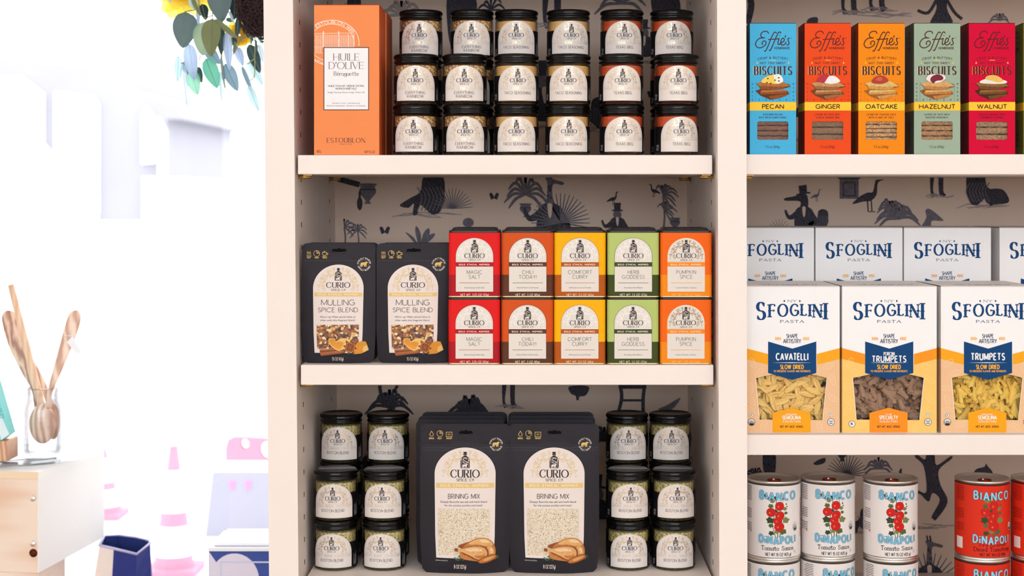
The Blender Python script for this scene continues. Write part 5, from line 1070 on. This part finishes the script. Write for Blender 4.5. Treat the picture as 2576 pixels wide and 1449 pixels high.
# glass plate, jar, spoons
YJ = cy0+.125; pc = P(98, 0, YJ)
m = MB(); gp_ = glassm('plate_glass', (.95, .97, .98), .6, .03); m.lathe([(.0, .0), (.05, .0), (.06, .003), (.112, .007), (.114, .009), (.112, .0095), (.06, .006), (.0, .005)], 64, gp_, True)
tag(m.build('glass_plate', loc=(pc.x-.02, YJ, zt)), 'clear round glass plate lying on the white crate top', 'plate')
zj = zt+.0066; hj = P(0, 974, YJ).z-zj
SJ = glassm('spoon_jar_glass', (.98, .985, .99), .6)
j = thing('glass_jar', 'clear mason jar holding olive wood spoons on the glass plate', 'jar', (P(107, 0, YJ).x, YJ, zj)); j.scale = (.93, .93, 1); m = MB()
m.lathe([(.0, .0), (.033, .0), (.037, .004), (.0375, .02), (.0375, hj-.04), (.034, hj-.028), (.0315, hj-.024)], 56, SJ, True, cap=False); m.lathe([(.0, .004), (.032, .004), (.0345, .008), (.0348, hj-.04), (.031, hj-.028), (.029, hj-.02), (.029, hj)], 56, SJ, True, cap=False); m.build('jar_body', j)
m = MB(); m.lathe([(.0315, hj-.024), (.0325, hj-.022), (.0315, hj-.0185), (.0325, hj-.014), (.0315, hj-.011), (.033, hj-.007), (.0325, hj-.001), (.0305, hj), (.029, hj-.002)], 56, SJ, True, cap=False); m.build('threaded_neck', j)
def stick(name, label, pts, widths, mt, flat=.45, group='olive wood spoons in the jar'):
    """flattened tapering handle; pts px,py,Y"""
    ps = [P(*p) for p in pts]; base = ps[-1].copy(); t = thing(name, label, 'spoon', base, 0, group)
    N = 26; m = MB(); cps = []
    cx_ = catmull([(p.x, p.z) for p in ps], 8); cyy = catmull([(p.y, w_) for p, w_ in zip(ps, widths)], 8); n = 14; vs = []; fs = []
    for i, (a, b) in enumerate(zip(cx_, cyy)):
        p = Vector((a[0], b[0], a[1])); q = cx_[min(i+1, len(cx_)-1)]; o = cx_[max(0, i-1)]; d = Vector((q[0]-o[0], 0, q[1]-o[1])).normalized(); nn = Vector((d.z, 0, -d.x)); w_ = b[1]
        for k in range(n): an = 2*pi*k/n; v = p+nn*w_*cos(an)+Vector((0, 1, 0))*max(w_*flat, .003)*sin(an)-base; vs.append(v)
    L = len(cx_)
    for i in range(L-1):
        for k in range(n): fs.append((i*n+k, i*n+(k+1) % n, (i+1)*n+(k+1) % n, (i+1)*n+k))
    m.add(vs, fs, mt, True)
    for e in (0, L-1):
        c_ = sum((Vector(vs[e*n+k]) for k in range(n)), Vector())/n; dd = (c_-sum((Vector(vs[(1 if e == 0 else L-2)*n+k]) for k in range(n)), Vector())/n)
        m.add([vs[e*n+k] for k in range(n)]+[c_+dd.normalized()*min(.004, dd.length)], [(k, (k+1) % n, n) for k in range(n)], mt, True)
    return t, m
kk = (D+YJ)/F
t, m = stick('wooden_spoon', 'olive wood spoon leaning right with a white tag, bowl at the front of the jar', [(195, 781, YJ+.012), (192, 788, YJ+.012), (186, 804, YJ+.012), (172, 850, YJ+.008), (143, 935, YJ-.004), (126, 985, YJ-.010), (121, 1026, YJ-.0150)], [3*kk, 13*kk, 17.5*kk, 17*kk, 11*kk, 7*kk, 9*kk], OLIVE, .4); m.build('handle', t)
m = MB(); bc = P(107, 1066, YJ-.0125)-t.location
def bowl(a, v):
    q = a*2*pi; r = sin(pi*min(.999, max(.001, v))); z = cos(pi*v); return (bc.x+34*kk*r*cos(q), bc.y+.0075*r*sin(q), bc.z+50*kk*z)
m.surf(bowl, 24, 16, OLIVE, closeu=True); m.build('bowl', t)
m = MB(); tg = [P(182, 846, YJ-.004), P(168, 861, YJ-.004), P(194, 892, YJ-.007), P(205, 885, YJ-.007)]; m.add([p-t.location for p in tg]+[p-t.location+Vector((0, .0006, 0)) for p in tg], [(0, 1, 2, 3), (7, 6, 5, 4), (0, 4, 5, 1), (1, 5, 6, 2), (2, 6, 7, 3), (3, 7, 4, 0)], mat('white_tag', (246, 246, 250), .6)); o = m.build('price_tag', t); o['label'] = 'white paper price tag'
m = MB(); s0 = P(164, 846, YJ-.002)-t.location; s1 = P(185, 846, YJ-.004)-t.location; m.tube([s0, (s0+s1)/2+Vector((0, -.004, .001)), s1], .0009, mat('white_string', (240, 236, 232), .7), 6); m.build('tag_string', t)
t, m = stick('wooden_spoon', 'broad olive wood spoon leaning left with a dark knot at its handle end', [(19, 781, YJ+.016), (20, 787, YJ+.016), (24, 803, YJ+.015), (40, 860, YJ+.012), (70, 935, YJ+.012), (89, 985, YJ+.0105), (97, 1070, YJ+.008)], [4*kk, 14*kk, 20*kk, 21*kk, 15*kk, 8.5*kk, 9*kk], OLIVE2, .35); m.build('handle', t)
t, m = stick('wooden_spoon', 'olive wood spoon at the back of the jar with its bowl turned right', [(62, 880, YJ+.024), (100, 950, YJ+.02), (120, 1000, YJ+.018), (130, 1030, YJ+.016)], [7*kk, 8*kk, 9*kk, 11*kk], OLIVE, .4); m.build('handle', t)
m = MB(); bc = P(134, 1060, YJ+.016)-t.location
m.surf(lambda a, v: (bc.x+17*kk*sin(pi*min(.999, max(.001, v)))*cos(a*2*pi), bc.y+.006*sin(pi*min(.999, max(.001, v)))*sin(a*2*pi), bc.z+46*kk*cos(pi*v)), 20, 14, OLIVE, closeu=True); m.build('bowl', t)
m = MB(); pts = [P(27, 716, YJ-.002), P(58, 840, YJ-.002), P(96, 985, YJ-.001), P(111, 1046, YJ-.001)]; base = pts[-1].copy(); m.tube([p-base for p in pts], [8.2*kk, 8.8*kk, 9.4*kk, 9.4*kk], PALEW, 18); o = m.build('wooden_dowel', loc=base); tag(o, 'straight pale dowel rod, tallest thing standing in the spoon jar', 'dowel')
# teal box leaning at the picture edge on a striped board
YT = cy0+.075
bd_ = MB(); a, b = P(-90, 1102, YT), P(32, 1148, YT); bx = b.x
bd_.box(-(bx-a.x)/2, (bx-a.x)/2, -.03, .03, 0, a.z-zt-.0102, wood('striped_wood', (232, 186, 150), (196, 140, 106), 40, 1, (0, .1, 0), .5)); tag(bd_.build('wooden_block', loc=((a.x+bx)/2, YT, zt+.0098), bevel=.002), 'striped wooden block under the teal box at the left edge', 'block')
TEAL = mat('teal_card', (140, 222, 222), .5); TEAL2 = mat('deep_teal_card', (60, 168, 160), .5); t = thing('teal_box', 'teal box with embossed lettering, leaning at the left edge beside the spoon jar', 'box', (P(-20, 0, YT).x, YT, a.z+.0004))
q = lambda x, y: (P(x-4, y, YT).x-t.location.x, P(x, y, YT).z-t.location.z)
m = MB(); m.prism([q(-70, 1100), q(22, 1101), q(43, 1086), q(-6, 916), q(-70, 916)], -.03, .0, TEAL, TEAL)
pr_ = [q(-70, 1100), q(19, 1101), q(0, 1026), q(-70, 800+220)]; m.add([(x, -.0306, z) for x, z in pr_], [(0, 1, 2, 3)], TEAL2)
wq = [q(22, 1100), q(42, 1086), q(22, 1040), q(4, 1030)]; m.add([(x, -.0305, z) for x, z in wq], [(0, 1, 2, 3)], mat('pale_teal_card', (226, 244, 246), .5))
g = G(0, 0, 1, True); tl_ = ink((96, 186, 200))
for ch, x, y in (('(', 2, 977), ('P', 5, 994), ('N', 9, 1011), ('O', 14, 1027), ('O', 19, 1042)):
    g.text(tl_, ch, 0, 0, 9, None, .2, layer=1, q=40, warp=lambda p, x=x, y=y: (x+p[0]*.26-p[1]*.96-4, y+p[0]*.96+p[1]*.26))
g.bake(m, lambda x, y, l: (P(x, -y, YT).x-t.location.x, -.0309, P(x, -y, YT).z-t.location.z)); m.build('carton', t)
# navy tote and sign box
NAVY = mat('navy_canvas', (52, 60, 128), .7, var=.12, scale=60); NAVYI = mat('navy_lining', (40, 56, 118), .8, var=.1, scale=50); CANV = mat('sunlit_patch_canvas', (240, 228, 220), .7, var=.05, scale=40); PIP = mat('lilac_piping', (196, 190, 222), .6)
YB = .78; t = thing('tote_bag', 'open navy tote bag with a painted sunlight patch, behind the pine crate', 'bag', (P(300, 0, YB).x, YB, BT)); hz = lambda y, Y=YB: P(0, y, Y).z-BT
L = lambda x, Y: P(x, 0, Y).x-t.location.x
rim = [(L(250, YB-.05), -.05, hz(1372, YB-.05)), (L(286, YB-.07), -.07, hz(1380, YB-.07)), (L(344, YB-.07), -.07, hz(1394, YB-.07)), (L(378, YB-.02), -.02, hz(1366, YB-.02)), (L(376, YB+.04), .04, hz(1360, YB+.04)), (L(342, YB+.07), .07, hz(1352, YB+.07)), (L(300, YB+.09), .09, hz(1347, YB+.09)), (L(262, YB+.06), .06, hz(1348, YB+.06))]
bot = [(L(200, YB), -.05), (L(284, YB), -.06), (L(346, YB), -.05), (L(398, YB), -.03), (L(398, YB), .04), (L(350, YB), .06), (L(280, YB), .06), (L(200, YB), .05)]
m = MB(); n = len(rim); rows = 8; vs = [tuple(Vector((b[0], b[1], 0)).lerp(Vector(r_), j/rows)) for j in range(rows+1) for r_, b in zip(rim, bot)]
m.add(vs, [(j*n+i, j*n+(i+1) % n, (j+1)*n+(i+1) % n, (j+1)*n+i) for j in range(rows) for i in range(1, n)], NAVY); m.add(vs, [(j*n, j*n+1, (j+1)*n+1, (j+1)*n) for j in range(rows)], CANV); m.add([(b[0], b[1], 0) for b in bot], [tuple(range(n))[::-1]], NAVY); m.build('bag_body', t)  # front left strip coloured pale in place of a sunlight patch
vi = [(v[0]*.985, v[1]*.95, v[2]) for v in vs[3*n:]]; m = MB(); m.add(vi, [(j*n+i, (j+1)*n+i, (j+1)*n+(i+1) % n, j*n+(i+1) % n) for j in range(rows-3) for i in range(n)], NAVYI); m.build('lining', t)
m = MB(); m.tube(rim+[rim[0]], .0025, PIP, 8); m.build('rim_piping', t)
YS = .62; t = thing('navy_sign_box', 'navy box with a painted round light patch and thin white border, by the cabinet foot', 'box', (P(640, 0, YS).x, YS+.07, BT)); L = lambda x: P(x, 0, YS).x-t.location.x; zt_ = P(0, 1386, YS).z-BT
m = MB(); BL = mat('navy_card', (66, 86, 156), .5); m.box(L(525), L(740), -.07, .07, 0, zt_, BL); g = G(0, 0, 1); kS = (D+YS)/F
pale = mat('light_patch_lilac', (228, 220, 236), .5); g.poly(pale, [p for p in ell(590, 1460, 62, 68, 30)], 1); g.poly(pale, [(526, 1388), (548, 1420), (556, 1470), (526, 1470)], 1); lw = ink((206, 212, 236)); g.rect(lw, 554, 1412, 740, 1416, 2); g.rect(lw, 554, 1412, 558, 1560, 2)  # pale patches paint bright glare onto the navy face
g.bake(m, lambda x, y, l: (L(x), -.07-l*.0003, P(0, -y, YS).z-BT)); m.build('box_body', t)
m = MB(); wl = mat('white_lid', (244, 244, 248), .5); z2 = zt_+.006; m.box(L(524), L(741), -.072, .072, zt_, z2, wl); m.box(L(536), L(741), -.06, .06, z2, z2+.001, ink((90, 90, 130))); m.box(L(538), L(741), -.06, .06, z2+.001, z2+.006, wl); m.build('lid', t)
# ------------------------------------------------------------------ hanging flowers and nest
YW = .55; kW = (D+YW)/F; w0 = P(600, -10, YW)
wr = thing('hanging_flower_arrangement', 'hanging bunch of eucalyptus leaves, yellow flowers and a twig nest before the window', 'flowers', (w0.x, YW, w0.z)); O = Vector(wr.location)
def cp(x, y, dy=0): return P(380+x/5, y/5, YW+dy)-O
LC = {'grey': (98, 116, 118), 'deep': (62, 84, 86), 'black': (44, 58, 62), 'sage': (150, 172, 146), 'olive': (124, 132, 92), 'blue': (172, 192, 222), 'ice': (206, 222, 236), 'teal': (104, 176, 152), 'mint': (146, 204, 176), 'slate': (118, 146, 162), 'pale': (186, 218, 222)}
LM = {k_: mat('leaf_'+k_, v, .5, var=.14, scale=70, trans=.35 if k_ in ('blue', 'ice', 'teal', 'mint', 'pale', 'slate', 'sage') else .12) for k_, v in LC.items()}
def leaf(b, tp, w_, col, dy, curl=.25, k_=0):
    B, T_ = cp(*b, dy), cp(*tp, dy); ax = T_-B; ln = ax.length; d = ax.normalized(); side = Vector((d.z, 0, -d.x)); hw = w_/5*kW/2
    m = MB()
    def f(a, v):
        u = -1+2*a; pr = (sin(pi*min(1, v*.93+.03)**.72))**.8*hw if 0 < v < 1 else (hw*.05)
        bend = sin(pi*v)*ln*.08*curl; p = B+d*ln*v+side*u*pr+Vector((0, -1, 0))*(bend+(abs(u)**1.5)*pr*curl*(1 if k_ % 2 else -1)); return tuple(p)
    m.surf(f, 8, 14, LM[col]); m.tube([B+d*ln*v+Vector((0, -1, 0))*(sin(pi*v)*ln*.08*curl+.0006) for v in (0, .2, .4, .6, .8, .95)], .0005, LM['sage' if col in ('olive', 'grey', 'deep', 'black', 'slate', 'teal') else 'ice'], 5); return m.build('leaf', wr)
leaves = [((430, 150), (400, 605), 320, 'grey', -.02), ((860, -220), (890, 285), 310, 'grey', -.035), ((700, 270), (650, 700), 330, 'sage', -.03), ((770, 235), (755, 715), 240, 'olive', -.045), ((800, 240), (1108, 500), 74, 'olive', -.05), ((480, 555), (545, 1012), 180, 'blue', -.01), ((345, 700), (335, 1035), 110, 'pale', 0),
          ((400, 795), (455, 1345), 100, 'ice', .005), ((690, 735), (835, 1112), 200, 'teal', .0), ((500, 880), (590, 1198), 180, 'mint', .01), ((950, 400), (985, 885), 120, 'blue', -.015), ((880, 320), (885, 700), 110, 'deep', -.01), ((930, 800), (1090, 1148), 170, 'slate', .0), ((880, 690), (935, 1155), 42, 'slate', .0), ((868, 890), (888, 1292), 48, 'pale', .01),
          ((1085, 590), (1160, 835), 110, 'blue', .0), ((1140, 830), (1290, 1200), 66, 'slate', .005), ((1225, 1080), (1362, 1405), 110, 'pale', .0), ((1230, 560), (1375, 918), 150, 'deep', .01), ((1235, 770), (1412, 1075), 120, 'pale', .015), ((1108, 180), (1075, 485), 80, 'deep', -.02), ((1055, -60), (1050, 252), 130, 'black', .01), ((500, -40), (560, 130), 110, 'pale', -.02),
          ((592, 110), (602, 352), 52, 'blue', -.02), ((1345, 430), (1405, 552), 60, 'teal', .015), ((1350, 560), (1415, 790), 100, 'ice', .015), ((640, 50), (690, 255), 120, 'black', .0), ((510, -40), (625, 205), 60, 'olive', -.03), ((1190, 300), (1270, 520), 60, 'pale', .02), ((1010, 480), (1075, 570), 110, 'deep', -.005), ((1065, 520), (1035, 690), 46, 'olive', -.02), ((590, 840), (640, 1045), 90, 'deep', .012),
          ((680, 600), (870, 805), 150, 'slate', .01), ((420, 780), (460, 945), 80, 'grey', .008), ((230, -60), (240, 42), 44, 'blue', -.02), ((980, 140), (1050, 300), 40, 'ice', -.01), ((940, 240), (1040, 262), 60, 'grey', -.0), ((1150, 330), (1230, 430), 70, 'deep', .02), ((1290, 380), (1250, 590), 40, 'teal', .02), ((1320, 500), (1330, 690), 34, 'deep', .012)]
for i, (b, tp, w_, c, dy) in enumerate(leaves): leaf(b, tp, w_, c, dy, .35, i)
STEM = mat('green_stem', (150, 156, 120), .5); m = MB()
for st in ([(600, -80), (610, 120), (660, 220), (720, 215), (780, 190)], [(560, 122), (440, 145), (420, 160)], [(1290, 400), (1200, 465), (1120, 500)], [(1200, 330), (1140, 470), (1060, 640), (1030, 690)], [(1310, 420), (1305, 700), (1300, 950), (1250, 1010)], [(1300, 740), (1200, 810)], [(620, 690), (610, 760)], [(430, 770), (380, 800)], [(890, 680), (900, 900), (935, 1100)], [(1110, 300), (1200, 320)], [(760, -100), (775, 240)], [(1180, -60), (1190, 120), (1240, 380)]):
    m.tube([cp(x, y, -.012+.001*i) for i, (x, y) in enumerate(catmull(st, 5))], .0011, STEM, 6)
m.build('stem', wr)
def flower(c, r, tilt, dy, cols):
    m = MB(); ce = cp(*c, dy); rr_ = r/5*kW; M = Euler(tilt).to_matrix()
    for lay in range(4):
        n = 14-2*lay
        for i in range(n):
            a = 2*pi*(i+.37*lay)/n+R.uniform(-.1, .1); L_ = rr_*(1-.2*lay)*R.uniform(.88, 1.08); w_ = L_*.30
            def f(u, v, a=a, L_=L_, w_=w_, lay=lay):
                q = -1+2*u; rad = L_*(.12+.88*v); s_ = w_*(sin(pi*min(.98, v*.85+.08)))**.8*q; h = L_*(.10*lay+.25*v*v*(lay-.8)*.5)+.25*w_*q*q
                return tuple(ce+M @ Vector((rad*cos(a)-s_*sin(a), rad*sin(a)+s_*cos(a), h)))
            m.surf(f, 4, 6, cols[min(lay, len(cols)-1)])
    m.build('flower', wr)
Y1 = [mat('petal_pale_yellow', (255, 224, 120), .6, trans=.5), mat('petal_yellow', (255, 206, 70), .6, trans=.45), mat('petal_amber', (250, 176, 40), .6, trans=.4), mat('petal_orange', (236, 140, 30), .6, trans=.3)]
flower((430, -110), 400, (radians(70), .2, .2), .02, [Y1[0], Y1[0], Y1[1], Y1[2]]); flower((1110, 430), 200, (radians(125), -.3, .1), .025, [Y1[0], Y1[1], Y1[1]])
m = MB(); TW_ = mat('dark_twig', (66, 50, 50), .7, var=.3, scale=200); nc = cp(1400, 90, -.01)
m.surf(lambda a, v: tuple(nc+Vector((.040*sin(pi*min(.999, max(.001, v)))*cos(2*pi*a), .040*sin(pi*min(.999, max(.001, v)))*sin(2*pi*a), .050*cos(pi*v)))), 20, 12, mat('nest_core', (40, 30, 32), .9), closeu=True)
for i in range(330):
    ax = Vector((R.gauss(0, 1), R.gauss(0, 1), R.gauss(0, 1))).normalized(); u = ax.orthogonal().normalized(); v = ax.cross(u); a0 = R.random()*6; sp = R.uniform(.8, 2.4); off = R.uniform(-.5, .5); rr_ = R.uniform(.9, 1.1)
    pts = [nc+Vector((.044*q.x, .044*q.y, .056*q.z))*rr_ for q in [(u*cos(a0+sp*k/6)+v*sin(a0+sp*k/6))*sqrt(1-off*off)+ax*off for k in range(7)]]; m.tube(pts, .0007, TW_, 4)
m.build('twig_nest', wr)
m = MB(); m.tube([cp(900, -150, 0), Vector((0.0, 0, 2.995-O.z))], .0012, mat('jute_cord', (150, 120, 90), .8), 6); m.tube([nc+Vector((0, 0, .05)), cp(900, -300, 0)], .0012, mat('jute_cord', (150, 120, 90), .8), 6); m.build('hanging_cord', wr)
# ------------------------------------------------------------------ street outside
GZ = -.15
m = MB(); m.box(-60, 60, 1.2, 90, GZ-.1, GZ, mat('pale_pavement', (208, 208, 212), .8, var=.05, scale=.6)); struct(m.build('street_ground'))
def Q(px, py, Y): v = P(px, py, Y); return (v.x, v.z)
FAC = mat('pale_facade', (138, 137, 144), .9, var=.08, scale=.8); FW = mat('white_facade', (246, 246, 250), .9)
YBd = 26; t = thing('street_building', 'washed-out pale building with a sloping roof seen through the window', 'building', (P(230, 0, YBd).x, YBd, GZ)); O2 = Vector(t.location)
def qb(pts): return [(P(x, y, YBd).x-O2.x, P(x, y, YBd).z-GZ) for x, y in pts]
m = MB(); m.prism(qb([(-160, 120), (25, 142), (240, 172), (305, 196), (312, 220), (350, 238), (450, 262), (462, 300), (420, 300), (420, 560), (-160, 560)]), 0, 6, FAC); m.build('facade', t)
zg = lambda y: y
m = MB()
for pts in ([(-150, 190), (60, 196), (112, 236), (112, 360), (140, 392), (140, 540), (-150, 540)], [(142, 232), (240, 245), (250, 262), (250, 540), (142, 540)], [(360, 290), (372, 272), (392, 296), (392, 410), (360, 412)], [(402, 296), (420, 330), (419, 540), (402, 540)]): m.prism(qb(pts), -.12, -.001, FW)
m.build('white_wall_panel', t)
m = MB(); m.prism(qb([(-160, 430), (248, 430), (248, 556), (362, 556), (362, 446), (424, 446), (424, 790), (-160, 790)]), -.1, 5.8, FW); m.build('ground_floor', t)
# traffic cones and barrier
CONE = mat('cone_washed_red', (200, 118, 136), .6); CW = mat('cone_white', (246, 246, 248), .6)  # red mixed pale, so the overexposed look sits in the colour
def cone(px, ybase_px, Y, label, h, r0=.085):
    x = P(px, 0, Y).x; t = thing('traffic_cone', label, 'cone', (x, Y, GZ), 0, 'traffic cones on the street'); rr_ = lambda f: r0+(.018-r0)*f; m = MB()
    bands = [(0, .10, CONE), (.10, .34, CW), (.34, .46, CONE), (.46, .80, CW), (.80, .985, CONE)]
    for a, b, mt in bands: m.lathe([(rr_(a), .03+a*h), (rr_(b), .03+b*h)], 36, mt, True, cap=False)
    m.lathe([(rr_(.985), .03+.985*h), (.02, .03+h), (.0, .03+h)], 36, CONE, True); m.build('cone_body', t)
    m = MB(); m.box(-.11, .11, -.11, .11, 0, .03, CONE); m.build('base_plate', t); return t
zc = lambda y, Y: P(0, y, Y).z-GZ
cone(437, 1420, 4.45, 'light-washed red and white traffic cone standing clear in the street', zc(1122, 4.45)-.03)
cone(256, 1300, 5.6, 'light-washed traffic cone half hidden by the pine crate', zc(1120, 5.6)-.03, .10)
YR3 = 5.2; t = thing('road_barrier', 'light-washed red and white plastic road barrier beside the cabinet edge', 'barrier', (P(650, 0, YR3).x, YR3, GZ)); O4 = Vector(t.location); qr = lambda pts: [(P(x, y, YR3).x-O4.x, P(x, y, YR3).z-GZ) for x, y in pts]
RB = mat('barrier_washed_red', (186, 118, 136), .6); LV = mat('barrier_grey', (139, 139, 150), .6)  # panel red paled likewise, overexposure put into the colour
m = MB(); holes_ = [qr(ell(616, 1117, 9, 11, 16)), qr(ell(672, 1132, 16, 20, 18))]
out_ = qr([(566, 1160), (566, 1128), (572, 1106), (588, 1098), (640, 1100), (740, 1108), (740, 1160)]); tt = tessellate_polygon([[Vector((a, b, 0)) for a, b in r_] for r_ in [out_]+holes_]); allv = [p for r_ in [out_]+holes_ for p in r_]
for y in (0, .03): m.add([(p[0], y, p[1]) for p in allv], [tuple(f) for f in tt], RB)
nO = len(out_); m.add([(p[0], y, p[1]) for y in (0, .03) for p in out_], [(i, (i+1) % nO, nO+(i+1) % nO, nO+i) for i in range(nO)], RB); m.build('handle_panel', t)
m = MB(); m.prism(qr([(556, 1160), (760, 1160), (766, 1182), (544, 1182)]), -.04, .16, CW); m.build('shoulder', t)
m = MB(); h0 = qr([(544, 1182)])[0][1]; m.prism([(qr([(540, 0)])[0][0], h0), (qr([(770, 0)])[0][0], h0), (qr([(790, 0)])[0][0], 0), (qr([(522, 0)])[0][0], 0)], -.06, .2, LV); m.build('barrier_body', t)
for x in (590, 630):
    m = MB(); m.prism(qr([(x-7, 1204), (x+8, 1204), (x+4, 1226), (x-4, 1226)]), -.064, -.0601, mat('barrier_mark', (196, 120, 160), .6)); m.build('drain_slot', t)
# unparent-free clean up
